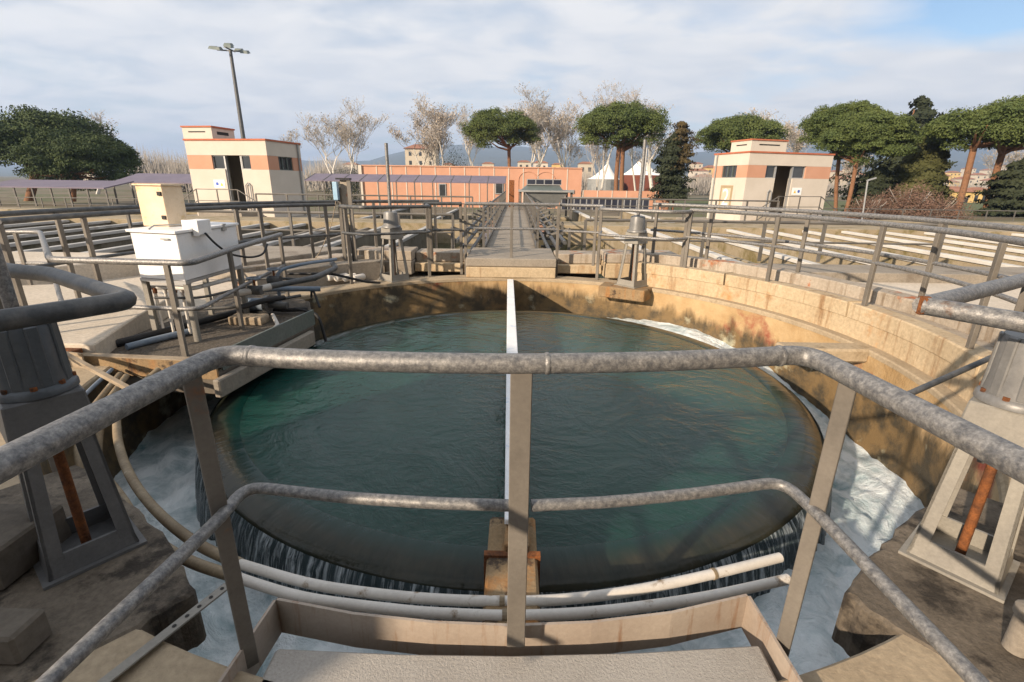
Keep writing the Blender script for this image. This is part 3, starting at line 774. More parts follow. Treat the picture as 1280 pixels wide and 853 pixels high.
# platform rail with its step towards the tank
lp = [(-6.9, 5.80, .80), (-5.78, 5.94, .80), (-3.80, 3.92, .80), (-2.60, 3.84, .80), (-2.74, 4.70, .80), (-2.90, 6.05, .80)]
lm = [(-6.9, 5.80, .42), (-5.78, 5.94, .42), (-3.80, 3.92, .42), (-2.60, 3.84, .42), (-2.74, 4.70, .42), (-2.90, 6.05, .42)]
railing('pipe handrail stepping round the cabinet platform on the left', [lp], [lm],
        [(-6.05, 5.90, .0, .79, 0), (-4.9, 5.05, .0, .79, 45), (-2.80, 3.85, .0, .79, 0), (-2.73, 4.62, .0, .79, 90), (-2.90, 6.02, .0, .79, 90)], corner=.12)
# near loops by the big actuators
railing('thick pipe loop around the near right actuator, ending in a rusty mitred corner',
        [[(3.0, 2.62, 1.06), (2.24, 2.17, 1.05), (1.46, 1.70, 1.05)], [(1.465, 1.695, 1.05), (1.66, 1.40, 1.05), (2.3, .55, 1.05)]],
        [],
        [(2.42, 2.27, 0, 1.03, 30), (2.62, 2.38, 0, 1.03, 30)], rt=.032, corner=.02)
railing('thick dark pipe loop bent round the near left actuator',
        [[(-3.1, 2.5, 1.05), (-2.2, 2.09, 1.05), (-1.98, 2.03, 1.05), (-1.31, 1.60, 1.05), (-1.52, 1.28, 1.05), (-2.1, .5, 1.05)]],
        [], [(-2.35, 2.15, 0, 1.03, 30)], rt=.032, corner=.06, mat='galv_dark')

tag(MB().tube([at(1246, 444, .56), at(1120, 500, .52)], .015, 10).build('stay_pipe', 'galv_dark', smooth=50), 'short slanting grey pipe in front of the near right actuator', 'pipe')
tag(MB().tube([(1.452, 1.70, 1.05), (1.475, 1.697, 1.05)], .034, 14).build('pipe_end', 'rust', smooth=40), 'rusty open pipe end at the corner of the near right loop', 'pipe end')
# the front balcony rail
la, lb, ra, rb = (-.93, -.6), (-.80, 1.22), (.84, 1.29), (.95, -.6)
ZR, ZM = 1.0, .55
front = [at(x, y, ZR) for x, y in ((275, 443), (370, 449), (460, 452), (550, 454), (640, 455), (735, 454), (830, 452), (920, 448), (1010, 443))]
lend, rend = at(0, 582, ZR), at(1280, 583, ZR)
L0 = lend + (lend - front[0])*1.6; R0 = rend + (rend - front[-1])*1.6
t_ = thing('handrail', (0, 1.2, .0), 'mottled galvanised handrail of the near balcony, closest to the camera', 'railing')
MB().tube(rounded([L0, lend, front[0]] + front[1:-1] + [front[-1], rend, R0], .075, 6), .0272, 20).build('top_rail', 'galv', t_, smooth=60)
mleft = [at(60, 853, ZM), at(275, 648, ZM), at(308, 608, ZM), at(430, 622, ZM), at(540, 629, ZM), at(636, 632, ZM)]
mright = [at(664, 632, ZM), at(760, 628, ZM), at(870, 617, ZM), at(978, 602, ZM), at(1020, 640, ZM), at(1222, 853, ZM)]
mleft.insert(0, mleft[0] + (mleft[0] - mleft[1])); mright.append(mright[-1] + (mright[-1] - mright[-2]))
MB().tube(rounded(mleft, .07, 6), .0175, 14).build('mid_rail', 'galv', t_, smooth=60)
MB().tube(rounded(mright, .07, 6), .0175, 14).build('mid_rail', 'galv', t_, smooth=60)
def flat_post(x, y, z0, z1, ang, w=.043, d=.016):
    c, s = math.cos(R(ang)), math.sin(R(ang))
    return MB().bar((x, y, z0), (x, y, z1), w, d, (c, s, 0)).build('post', 'post', t_, bevel=.002)
pl, pr = at(241, 468, .97), at(1060, 472, .97)
flat_post(0.020, 1.178, .03, .985, 90, .058, .02)
for i_ in (0, 4, 8):
    q_ = front[i_]; q2_ = front[i_ + 1] if i_ < 8 else front[i_ - 1]; d_ = (q2_ - q_).normalized()
    MB().tube([q_ + d_*.085, q_ + d_*.089, q_ + d_*.095, q_ + d_*.099], [.0275, .0298, .0298, .0275], 20).build('weld_bead', 'galv', t_, smooth=60)
flat_post(pl.x - .005, pl.y, -.04, .985, -45)
flat_post(pr.x + .005, pr.y, -.04, .985, 225)
tp = [at(150, 1040, .05), at(345, 750, .05), at(440, 768, .05), at(540, 779, .05), at(640, 783, .05), at(740, 779, .05), at(840, 767, .05), at(935, 745, .05), at(1095, 1010, .05)]
def plate(pts, z0, z1, th):
    m = MB()
    for a, b in zip(pts[:-1], pts[1:]):
        d = Vector((b.x - a.x, b.y - a.y, 0)).normalized(); nn = Vector((-d.y, d.x, 0))*th
        m.prism([(a.x, a.y), (b.x, b.y), (b.x + nn.x, b.y + nn.y), (a.x + nn.x, a.y + nn.y)], z0, z1)
    return m
plate(tp[1:-1], -.10, .05, .010).build('toe_board', 'toe', t_)
plate(tp[:2], -.10, .049, .010).build('toe_board', 'toe', t_)
plate(tp[-2:], -.10, .049, .010).build('toe_board', 'toe', t_)

railing('plain pipe rail along the back of the near balcony walkway', [[(-6, -1.12, 1.04), (1.2, -1.12, 1.04)]], [[(-6, -1.12, .56), (1.2, -1.12, .56)]],
        [(-1.6, -1.12, -.05, 1.03, 90), (-3.6, -1.12, -.05, 1.03, 90), (.6, -1.12, -.05, 1.03, 90)], rt=.03, pw=(.07, .03))
# deck slab of the balcony
dk = [at(345, 808, 0), at(500, 815, 0), at(640, 817, 0), at(800, 813, 0), at(950, 804, 0)]
bm_ = MB().prism([(p.x, p.y) for p in dk] + [(.80, -1.5), (-.72, -1.5)], -.13, .0)
tag(bm_.build('balcony_deck', 'deck', bevel=.012), 'rough sunlit concrete slab underfoot at the bottom edge', 'deck slab')
for s, lb_ in ((-1, 'left'), (1, 'right')):
    o = MB().box(s*.88 - .04, s*.88 + .04, -1.0, 1.05, -.30, -.15).build('support_beam', 'rust')
    tag(o, 'rusted steel beam under the %s side of the balcony' % lb_, 'beam')

# ================================================================== PADS AND ACTUATOR STANDS
def pad(pts, z0, z1, label, mat='pad'):
    rn = random.Random(len(label)); out = []
    for i, p in enumerate(pts):
        q = pts[(i+1) % len(pts)]
        for k in range(6):
            s = k/6; j = .012 if k else 0
            out.append((p[0]*(1-s) + q[0]*s + rn.uniform(-j, j), p[1]*(1-s) + q[1]*s + rn.uniform(-j, j)))
    o = MB().prism(out, z0, z1).build('stand_pad', mat, bevel=.012)
    return tag(o, label, 'concrete pad')
pad([(1.25, 1.44), (1.52, 1.66), (1.75, 1.83), (2.25, 2.15), (3.0, 1.3), (2.2, .3), (1.34, 1.27)], -.24, .008, 'chipped concrete pad jutting over the foam under the near right actuator stand')
pad([(-1.16, 1.40), (-1.40, 1.62), (-1.72, 1.86), (-2.3, 2.2), (-3.0, 1.3), (-2.2, .3), (-1.27, 1.22)], -.24, .008, 'shaded concrete pad jutting over the foam under the near left actuator stand')

def frustum_leg(m, a, b, w, d):
    m.bar(a, b, w, d, (0, 1, 0) if abs(a[0] - b[0]) > abs(a[1] - b[1]) else (1, 0, 0))

def actuator(loc, rz, label, gear_detail, pole_top, stand='stand', gear='gear', base=.165, top=.10, H=.78, G=(.142, .109, .096, .235)):
    t = thing('actuator_stand', (0, 0, 0), label, 'actuator', 'gate actuator stands around the tank')
    # base frame: flange and four low side plates
    MB().box(-base - .02, base + .02, -base - .02, base + .02, 0, .012).build('base_plate', stand, t)
    m = MB()
    for i in range(4):
        a = i*math.pi/2; c, s = math.cos(a), math.sin(a)
        P = lambda x, y, z: (x*c - y*s, x*s + y*c, z)
        w1, w2 = base, base - .012
        m.add([P(-w1, -w1, .013), P(w1, -w1, .013), P(w2, -w2, .095), P(-w2, -w2, .095), P(-w1, -w1 + .012, .013), P(w1, -w1 + .012, .013), P(w2, -w2 + .012, .095), P(-w2, -w2 + .012, .095)],
              [(0, 1, 2, 3), (7, 6, 5, 4), (0, 4, 5, 1), (1, 5, 6, 2), (2, 6, 7, 3), (3, 7, 4, 0)])
    m.build('base_frame', stand, t)
    for sx in (-1, 1):
        for sy in (-1, 1):
            a, b = Vector((sx*(base - .004), sy*(base - .004), .02)), Vector((sx*top, sy*top, H - .10))
            l = MB()
            # angle iron leg: two flanges
            for ex, ey in ((1, 0), (0, 1)):
                wa, wb = .050, .044; th = .009
                oa = Vector((-sx*ex, -sy*ey, 0)); ob = Vector((-sx*ey, -sy*ex, 0))
                q = [a, a + oa*wa, a + oa*wa + ob*th, a + ob*th, b, b + oa*wb, b + oa*wb + ob*th, b + ob*th]
                l.add(q, [(0, 1, 2, 3), (7, 6, 5, 4), (0, 4, 5, 1), (1, 5, 6, 2), (2, 6, 7, 3), (3, 7, 4, 0)])
            l.build('leg', stand, t)
    hd = MB()
    q = top + .012
    hd.add([(-q - .012, -q - .012, H - .16), (q + .012, -q - .012, H - .16), (q + .012, q + .012, H - .16), (-q - .012, q + .012, H - .16),
            (-q, -q, H), (q, -q, H), (q, q, H), (-q, q, H)],
           [(3, 2, 1, 0), (4, 5, 6, 7), (0, 1, 5, 4), (1, 2, 6, 5), (2, 3, 7, 6), (3, 0, 4, 7)])
    hd.build('head_box', stand, t, bevel=.006)
    gb = MB().lathe([(0, H + .002), (G[0], H + .002), (G[0], H + .018), (G[0] - .007, H + .030), (G[1] + .006, H + .034), (G[1], H + .10), (G[2] + .006, H + G[3] - .03), (G[2], H + G[3] - .012), (.05, H + G[3]), (0, H + G[3])], (0, 0, 0), 40)
    g_ = gb.build('gearbox', gear, t, smooth=35)
    if gear_detail:
        rb = MB()
        for k in range(8):
            a = k*math.pi/4 + .2; c, s = math.cos(a), math.sin(a)
            rb.bar((G[1]*c, G[1]*s, H + .035), ((G[2] + .004)*c, (G[2] + .004)*s, H + G[3] - .013), .036, .014, (c, s, 0))
        rb.build('rib', gear, g_, bevel=.004)
        for k in range(8):
            bo = MB()
            a = k*math.pi/4 + .6; c, s = math.cos(a), math.sin(a)
            bo.lathe([(0, H + .031), (.011, H + .031), (.011, H + .044), (0, H + .044)], ((G[0] - .014)*c, (G[0] - .014)*s, 0), 6)
            bo.build('bolt', 'rust', g_)
    MB().tube([(0, 0, H + G[3] + .001), (0, 0, pole_top)], .024 if not gear_detail else .020, 12).build('spindle_cover', 'galv', t, smooth=50)
    MB().tube([(0, 0, -.5), (0, 0, H - .165)], .017, 10).build('spindle', 'rust', t, smooth=50)
    t.location = loc; t.rotation_euler = (0, 0, rz)
    return t
st = {}
for key, x, y, zz, rz, det, top, lab in (
        ('nr', 1.83, 1.62, .009, 38, True, 2.3, 'big grey gate actuator on a four-legged stand, near right with sunlit frame'),
        ('nl', -1.73, 1.60, .009, -38, True, 2.3, 'big grey gate actuator on a four-legged stand, near left, darkened blue-grey to stand in for shade'),
        ('fr', 1.75, 7.17, .005, 40, False, 2.02, 'four-legged actuator stand with tall pole on the rust stained pad, far right'),
        ('fl', -1.86, 7.36, .002, -40, False, 1.95, 'four-legged actuator stand with tall pole, far left of the tank')):
    st[key] = actuator((x, y, zz), R(rz), lab, det, top, *(('stand_shaded', 'gear_shaded') if key == 'nl' else ('stand', 'gear')),
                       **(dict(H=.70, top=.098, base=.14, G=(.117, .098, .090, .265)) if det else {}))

# baffle across the pool with its white plank
t_ = thing('baffle_beam', (0, 4.3, -.6), 'long baffle dividing the green pool, with white plank top and rust streaked near end', 'baffle')
MB().add([(-.115, 7.60, -.75), (-.03, 7.60, -.75), (.065, 2.0, -.75), (-.02, 2.0, -.75), (-.115, 7.60, -.045), (-.03, 7.60, -.045), (.065, 2.0, -.045), (-.02, 2.0, -.045)],
         [(3, 2, 1, 0), (4, 5, 6, 7), (0, 1, 5, 4), (1, 2, 6, 5), (2, 3, 7, 6), (3, 0, 4, 7)]).build('web', 'rust_conc', t_)
MB().add([(-.125, 7.60, -.041), (-.03, 7.60, -.041), (.075, 1.84, -.041), (-.032, 1.84, -.041), (-.125, 7.60, -.012), (-.03, 7.60, -.012), (.075, 1.84, -.012), (-.032, 1.84, -.012)],
         [(3, 2, 1, 0), (4, 5, 6, 7), (0, 1, 5, 4), (1, 2, 6, 5), (2, 3, 7, 6), (3, 0, 4, 7)]).build('plank', 'plank', t_, bevel=.004)
MB().box(-.105, .115, 1.12, 1.98, -.9, -.10).build('near_end', 'rust_conc', t_, bevel=.012)
MB().box(-.118, .128, 1.70, 1.73, -.5, -.088).build('clamp_band', 'rust', t_)
MB().box(-.03, .08, 1.72, 1.98, -.098, -.050).build('bearing', 'rust_conc', t_, bevel=.006)

# white pipes sweeping round the near side
def swept(pxs, z, rr, name, mat, label, cat='pipe', tail=(), head=()):
    pts = [at(x, y, z) for x, y in pxs]
    pts = list(head) + pts + list(tail)
    # smooth through the points
    out = []
    for i in range(len(pts) - 1):
        p0, p1, p2, p3 = pts[max(i-1, 0)], pts[i], pts[i+1], pts[min(i+2, len(pts)-1)]
        for k in range(6):
            s = k/6
            out.append(.5*((2*p1) + (p2 - p0)*s + (2*p0 - 5*p1 + 4*p2 - p3)*s*s + (3*p1 - p0 - 3*p2 + p3)*s**3))
    out.append(pts[-1])
    return out
t_ = thing('white_pipe', at(640, 752, -.1), 'inner of two white pipes curving over the near weir', 'pipe', None)
pp = swept([(300, 705), (380, 728), (450, 740), (540, 749), (640, 752), (720, 748), (800, 737), (890, 718), (975, 697)], -.1, .02, '', '', '')
MB().tube(pp, .021, 14).build('tube', 'white_pipe', t_, smooth=60)
hp = swept([(300, 705), (250, 682), (205, 648), (172, 610), (153, 572), (146, 535), (152, 505)], -.1, .02, '', '', '', tail=[Vector((-2.78, 3.5, .02))])
MB().tube(hp, .0235, 12).build('hose_end', 'brown_hose', t_, smooth=60)
MB().tube([pp[23], pp[23] + (pp[24] - pp[23]).normalized()*.02], .0245, 14).build('coupling', 'brown_hose', t_)
MB().tube([pp[-7], pp[-7] + (pp[-6] - pp[-7]).normalized()*.015], .0235, 14).build('coupling', 'brown_hose', t_)
t_ = thing('white_pipe', at(640, 770, -.1), 'outer of two white pipes curving over the near weir, closest to the toe board', 'pipe', None)
pp = swept([(290, 720), (380, 747), (500, 763), (570, 768), (640, 770), (720, 767), (800, 759), (890, 745), (985, 724)], -.1, .02, '', '', '')
MB().tube(pp, .021, 14).build('tube', 'white_pipe', t_, smooth=60)
hp = swept([(290, 720), (240, 703), (200, 680), (170, 650), (150, 620)], -.1, .02, '', '', '', tail=[at(128, 590, -.15), at(120, 560, -.3)])
MB().tube(hp, .0235, 12).build('hose_end', 'brown_hose', t_, smooth=60)
MB().tube([pp[23], pp[23] + (pp[24] - pp[23]).normalized()*.02], .0245, 14).build('coupling', 'brown_hose', t_)

# short hoses hanging at the left
for i, (pts, mt, lab) in enumerate((
        ([(150, 468, .0), (128, 495, -.03), (108, 520, -.06), (96, 560, -.15), (104, 606, -.30)], 'brown_hose', 'short dirty hose hanging into the foam beside the near left stand, leftmost of the bunch'),
        ([(158, 470, .0), (143, 490, -.02), (130, 508, -.05), (124, 545, -.15), (122, 590, -.35)], 'brown_hose', 'short dirty hose hanging into the foam, second from the near left stand'),
        ([(140, 462, .0), (118, 482, -.02), (100, 500, -.04), (84, 520, -.10)], 'blue_pipe', 'thin blue-grey hose beside the near left stand'))):
    o = MB().tube(rounded([at(*p) for p in pts], .08), .021 if i < 2 else .014, 10).build('hose', mt, smooth=60)
    tag(o, lab, 'hose')
a_, b_ = at(76, 440, .16), at(168, 490, .05)
tag(MB().bar(a_, b_, .03, .03).build('steel_bar', 'timber'), 'narrow bar leaning from the left kerb towards the balcony rail', 'bar')
# slotted angle and odds on the left pad
a_, b_ = at(70, 900, .045), at(284, 732, .0)
t_ = thing('slotted_angle', a_, 'grey slotted steel angle laid across the foam at lower left', 'steel angle')
MB().bar(a_, b_, .035, .006).build('flange', 'stand', t_)
MB().bar(a_ + Vector((-.017, .012, -.02)), b_ + Vector((-.017, .012, -.02)), .006, .035).build('flange', 'stand', t_)
for k in range(5):
    p = a_.lerp(b_, .62 + .085*k)
    MB().lathe([(0, .0035), (.007, .0035), (.007, .005), (0, .005)], p, 8).build('slot', 'dark', t_)
p = at(45, 800, 0)
tag(MB().box(p.x - .11, p.x + .05, p.y - .10, p.y + .02, .01, .12).build('broken_block', 'dark_pave', bevel=.01), 'broken dark block on the left pad, lowest at the frame edge', 'block')
p = at(5, 730, 0)
tag(MB().box(p.x - .25, p.x + .05, p.y - .05, p.y + .25, .01, .17).build('squared_block', 'dark_pave', bevel=.01), 'squared dark block against the left stand', 'block')
p = at(1268, 815, 0)
t_ = thing('pipe_stub', (p.x, p.y, .01), 'pale capped pipe stub at the lower right frame edge', 'pipe stub')
MB().tube([(p.x, p.y, .012), (p.x, p.y, .15)], .035, 14).build('tube', 'concrete', t_, smooth=50)
MB().lathe([(0, .151), (.042, .151), (.042, .178), (.03, .186), (0, .186)], (p.x, p.y, 0), 14).build('cap', 'concrete', t_, smooth=40)
tag(MB().prism([(1.55, .98), (1.66, 1.12), (2.3, .7), (2.1, .45)], .011, .11).build('kerb_block', 'pad', bevel=.015), 'low dark kerb block behind the near right actuator', 'kerb')

# ================================================================== CABINET PLATFORM (LEFT)
t_ = thing('cabinet_platform', (-2.9, 4.6, -.2), 'gravel topped concrete platform jutting over the tank on the left', 'platform')
MB().prism([(-3.7, 3.66), (-2.36, 3.56), (-2.15, 4.95), (-2.62, 6.0), (-3.7, 6.5)], -.22, -.03).build('slab', 'dark_pave', t_, bevel=.012)
MB().prism([(-3.66, 3.70), (-2.40, 3.60), (-2.20, 4.93), (-2.66, 5.95), (-3.66, 6.4)], -.028, .004).build('gravel_bed', 'gravel', t_)
MB().bar((-3.68, 3.645, .0), (-2.35, 3.545, .0), .02, .15).build('edge_channel', 'rust_conc', t_)
MB().bar((-3.68, 3.67, .078), (-2.35, 3.57, .078), .07, .008).build('edge_flange', 'timber', t_)
MB().bar((-2.345, 3.60, .06), (-2.14, 4.95, .06), .02, .16).build('kick_plate', 'green_metal', t_)
MB().bar((-2.32, 3.45, -.12), (-2.11, 4.8, -.12), .06, .15).build('edge_slab', 'concrete', t_, bevel=.01)
t_ = thing('slab_block', (-4.3, 4.8, 0), 'broad cream slab with a dark end face left of the gravel platform', 'slab')
MB().prism([(-3.42, 3.70), (-3.72, 4.57), (-3.95, 5.4), (-5.1, 6.2), (-7.3, 5.5), (-7.2, 4.3), (-4.3, 3.72)], -.05, .15).build('slab', 'pave', t_, bevel=.01)
t_ = thing('hatch_box', (-3.6, 3.85, .0), 'rusty little hatch with an orange lit flap at the end of the cream slab', 'hatch')
MB().box(-3.86, -3.52, 3.62, 3.69, -.02, .12).build('frame', 'rust', t_)
MB().bar((-3.60, 3.60, .05), (-3.40, 3.55, .05), .012, .15).build('flap', 'timber', t_)

# the white cabinet
FL, FR, BR = Vector((-3.43, 4.35, 0)), Vector((-2.93, 4.22, 0)), Vector((-2.90, 5.10, 0))
BL = FL + (BR - FR)
t_ = thing('white_cabinet', (-3.15, 4.6, 0), 'white metal cabinet on four legs with a lid, on the gravel platform', 'cabinet')
def inset(k): 
    c = (FL + FR + BR + BL)/4
    return [((p - c)*k + c)[:2] for p in (FL, FR, BR, BL)]
MB().prism(inset(1.0), .575, .985).build('body', 'white_paint', t_, bevel=.006)
MB().prism(inset(1.07), .988, 1.012).build('lid', 'white_paint', t_, bevel=.004)
MB().prism(inset(1.01), .545, .573).build('under_frame', 'frame', t_)
for p in inset(.93):
    MB().box(p[0] - .022, p[0] + .022, p[1] - .022, p[1] + .022, .004, .543).build('leg', 'stand', t_)
for q_ in (.25, .75):
    h0 = FR.lerp(BR, q_)
    MB().box(h0.x - .004, h0.x + .018, h0.y - .03, h0.y + .03, .955, 1.02).build('hinge', 'frame', t_)
hn = FL.lerp(FR, .72)
MB().bar((hn.x - .02, hn.y - .012, .94), (hn.x + .06, hn.y - .03, .94), .014, .012).build('latch', 'frame', t_)
MB().tube([(-3.22, 4.30, 1.015), (-3.20, 4.35, 1.045), (-2.96, 4.52, 1.045), (-2.93, 4.55, 1.015)], .007, 6).build('lid_handle', 'frame', t_)
# box standing on the lid
q0 = at(172, 285, 1.02)
ang = R(-12)
def rotbox(cx, cy, w, d, z0, z1, a, lean=0):
    c, s = math.cos(a), math.sin(a)
    P = lambda x, y: (cx + x*c - y*s, cy + x*s + y*c)
    return MB().prism([P(0, 0), P(w, 0), P(w, d), P(0, d)], z0, z1)
t_ = thing('panel_box', (-3.4, 4.7, 1.013), 'yellowed upright box with two dark latches standing on the white cabinet', 'box')
rotbox(-3.50, 4.62, .29, .22, 1.014, 1.375, ang).build('casing', 'ply', t_, bevel=.004)
rotbox(-3.515, 4.605, .32, .25, 1.378, 1.392, ang).build('lid', 'ply', t_)
for zz in (1.08, 1.29):
    rotbox(-3.50 + .235*math.cos(ang), 4.62 + .235*math.sin(ang) - .012, .04, .010, zz, zz + .035, ang).build('latch', 'black', t_)
t_ = thing('junction_box', (-2.93, 4.55, .93), 'small pale junction box on the right rim of the white cabinet', 'junction box')
MB().box(-2.99, -2.86, 4.42, 4.62, .955, 1.085).build('box', 'white_paint', t_, bevel=.006)
MB().box(-2.995, -2.855, 4.412, 4.418, .95, 1.09).build('cover', 'white', t_)
cab = [Vector(p) for p in ((-2.855, 4.50, .97), (-2.80, 4.52, .88), (-2.74, 4.62, .76), (-2.64, 4.80, .70), (-2.58, 4.95, .71), (-2.6, 5.1, .80))]
tag(MB().tube(rounded(cab, .12), .010, 8).build('cable', 'black', smooth=60), 'black cable drooping from the junction box of the white cabinet', 'cable')
# pipework under and round the cabinet
for k, (x, y) in enumerate(((-3.36, 4.40), (-3.28, 4.42), (-3.20, 4.44), (-3.12, 4.42), (-3.05, 4.40))):
    t_ = thing('riser_pipe', (x, y, .02), 'thin upright white pipe under the white cabinet, in a row of five', 'pipe', 'upright white pipes under the cabinet')
    MB().tube([(x, y, .02), (x, y, .42)], .013, 10).build('tube', 'white_pipe', t_, smooth=50)
    MB().tube([(x, y, .42), (x, y, .47)], .019, 10).build('valve', 'white_pipe' if k % 2 else 'rust', t_, smooth=50)
o = MB().tube(rounded([Vector(p) for p in ((-3.42, 4.42, .47), (-3.0, 4.40, .47), (-2.95, 4.9, .46))], .05), .02, 10).build('manifold', 'white_pipe', smooth=50); tag(o, 'white manifold pipe joining the upright pipes under the cabinet', 'pipe')
for pts, r_, mt, lab in (
        ([(-3.05, 4.75, .30), (-2.72, 4.95, .34), (-2.6, 5.05, .36)], .035, 'white_pipe', 'fat light grey pipe leaving the cabinet to the right'),
        ([(-2.62, 5.04, .36), (-2.25, 5.35, .40), (-2.2, 5.9, .42), (-2.45, 6.4, .42)], .032, 'galv_dark', 'dark steel pipe running back along the platform edge'),
        ([(-3.55, 4.05, .035), (-3.40, 4.30, .045), (-3.2, 4.75, .05), (-3.0, 5.3, .05)], .035, 'black', 'black hose on the gravel beneath the cabinet, leftmost'),
        ([(-3.40, 3.98, .03), (-3.28, 4.22, .035), (-3.1, 4.5, .04)], .03, 'blue_pipe', 'blue-grey hose end on the gravel beneath the cabinet'),
        ([(-2.95, 5.35, .04), (-2.6, 5.25, .05), (-2.35, 5.3, .05)], .025, 'black', 'black hose crossing the gravel right of the cabinet'),
        ([(-3.1, 5.2, .22), (-2.8, 5.4, .26), (-2.3, 5.6, .22)], .03, 'blue_pipe', 'blue-grey plastic pipe behind the cabinet'),
        ([(-2.9, 6.1, .30), (-2.3, 6.0, .33), (-2.0, 6.4, .15), (-1.98, 6.95, .03)], .017, 'black', 'black cable curving from the platform to the far left coping')):
    o = MB().tube(rounded([Vector(p) for p in pts], .1), r_, 10).build('service_pipe', mt, smooth=50); tag(o, lab, 'pipe')
rn = random.Random(77)
desc = ['thin dark pipe low behind the cabinet legs', 'thin grey pipe across the back of the platform', 'blue-grey pipe rising at the rear of the platform', 'black hose looped by the rear platform post',
        'dirty white pipe along the rear platform edge', 'thin steel conduit beneath the cabinet floor', 'short dark valve pipe between cabinet and motor', 'black hose drooping over the right platform edge']
paths = [[(-3.6, 4.9, .12), (-3.0, 5.0, .14), (-2.5, 5.5, .16)], [(-3.5, 5.6, .30), (-2.9, 5.7, .32), (-2.4, 5.75, .30)], [(-2.75, 5.5, .02), (-2.75, 5.5, .45), (-2.5, 5.7, .50), (-2.3, 6.2, .48)],
         [(-2.55, 5.9, .05), (-2.4, 5.6, .25), (-2.25, 5.4, .05)], [(-2.6, 5.0, .06), (-2.35, 4.6, .05), (-2.45, 4.1, .04)], [(-3.3, 4.3, .40), (-2.95, 4.4, .38), (-2.85, 5.0, .36)],
         [(-2.85, 4.8, .18), (-2.7, 5.1, .2), (-2.6, 5.3, .18)], [(-2.45, 5.2, .08), (-2.15, 5.1, .06), (-2.08, 5.05, -.25)]]
for pts, lb_, rr_, mt in zip(paths, desc, (.018, .016, .02, .014, .02, .012, .03, .016), ('galv_dark', 'galv_dark', 'blue_pipe', 'black', 'white_pipe', 'galv_dark', 'black', 'black')):
    o = MB().tube(rounded([Vector(q) for q in pts], .12), rr_, 8).build('service_pipe', mt, smooth=50); tag(o, lb_, 'pipe')
for x_, y_, lb_ in ((-2.72, 4.95, 'small dark valve body right of the cabinet, nearer one'), (-2.78, 5.5, 'small dark valve body behind the cabinet, farther one')):
    t_ = thing('valve', (x_, y_, .25), lb_, 'valve')
    MB().tube([(x_ - .07, y_, .34), (x_ + .07, y_, .34)], .05, 12).build('body', 'galv_dark', t_, smooth=40)
    MB().tube([(x_, y_, .34), (x_, y_, .46)], .012, 8).build('stem', 'rust', t_)
    MB().lathe([(.055, 0), (.07, 0), (.07, .015), (.055, .015), (.055, 0)], (x_, y_, .46), 16).build('handwheel', 'blue_pipe', t_)
p = at(335, 384, .1)
t_ = thing('pump_motor', (p.x, p.y, .0), 'small dark flanged pump motor at the platform edge', 'motor')
MB().tube([(p.x - .22, p.y, .13), (p.x - .02, p.y, .13)], .07, 16).build('motor', 'blue_pipe', t_, smooth=40)
MB().tube([(p.x - .02, p.y, .13), (p.x + .02, p.y, .13)], .10, 18).build('flange', 'galv', t_, smooth=40)
MB().tube([(p.x + .02, p.y, .13), (p.x + .22, p.y, .12)], .04, 12).build('outlet', 'galv_dark', t_, smooth=40)
MB().box(p.x - .2, p.x, p.y - .06, p.y + .06, .0, .065).build('foot', 'black', t_)
p = at(300, 400, .05)
tag(MB().box(p.x - .1, p.x + .25, p.y - .05, p.y + .12, .006, .09).build('timber_offcut', 'timber', bevel=.008), 'sunlit timber offcut lying on the platform by the pump motor', 'timber')

# switch post by the far left stand
t_ = thing('switch_post', (-2.6, 7.6, 0), 'twin post carrying a light blue switch box, left of the far left stand', 'switch post')
MB().box(-2.705, -2.655, 7.58, 7.62, 0, 1.34).build('post', 'post', t_)
MB().box(-2.545, -2.49, 7.58, 7.62, 0, 1.44).build('post', 'post', t_)
MB().box(-2.66, -2.50, 7.622, 7.64, 1.10, 1.45).build('back_panel', 'grey_wall', t_)
MB().box(-2.70, -2.49, 7.56, 7.66, 1.452, 1.475).build('rain_hood', 'black', t_)
MB().box(-2.735, -2.665, 7.50, 7.576, 1.16, 1.42).build('switch_box', 'light_blue', t_, bevel=.006)
MB().tube([(-2.60, 7.58, 1.1), (-2.56, 7.56, .7), (-2.53, 7.56, .05)], .012, 6).build('conduit', 'black', t_)
o = MB().tube(rounded([Vector(p) for p in ((-2.72, 7.55, 1.14), (-2.80, 7.5, .8), (-3.0, 7.4, .35), (-3.3, 7.3, .06))], .25), .006, 6).build('cable', 'timber', smooth=60)
tag(o, 'thin pale cable slanting down from the blue switch box', 'cable')
for k in range(6):
    x = -2.95 + .13*k
    t0 = MB()
    for j in range(9):
        t0.lathe([(0, 0), (.045, 0), (.052, .012), (.045, .024), (0, .024)], (0, 0, j*.024), 12)
    o = t0.build('corrugated_sleeve', 'white_pipe', smooth=40, loc=(0, 0, 0))
    o.location = (x, 7.30 - .01*k, .06); o.rotation_euler = (R(90), 0, R(-28))
    tag(o, 'short pale corrugated sleeve lying in the row at the foot of the switch post', 'sleeve', 'corrugated sleeves by the switch post')

# ================================================================== THE TWO CONTROL TOWERS
tag(MB().add([(-90, 30.0, -.66), (90, 30.0, -.66), (90, 43, -.66), (-90, 43, -.66), (-90, 30.0, -2), (90, 30, -2), (90, 43, -2), (-90, 43, -2)],
             [(0, 1, 2, 3), (0, 4, 5, 1), (2, 6, 7, 3), (1, 5, 6, 2), (3, 7, 4, 0)]).build('yard', 'soil', recalc=False, loc=(0, 30, -.66)), kind='structure')

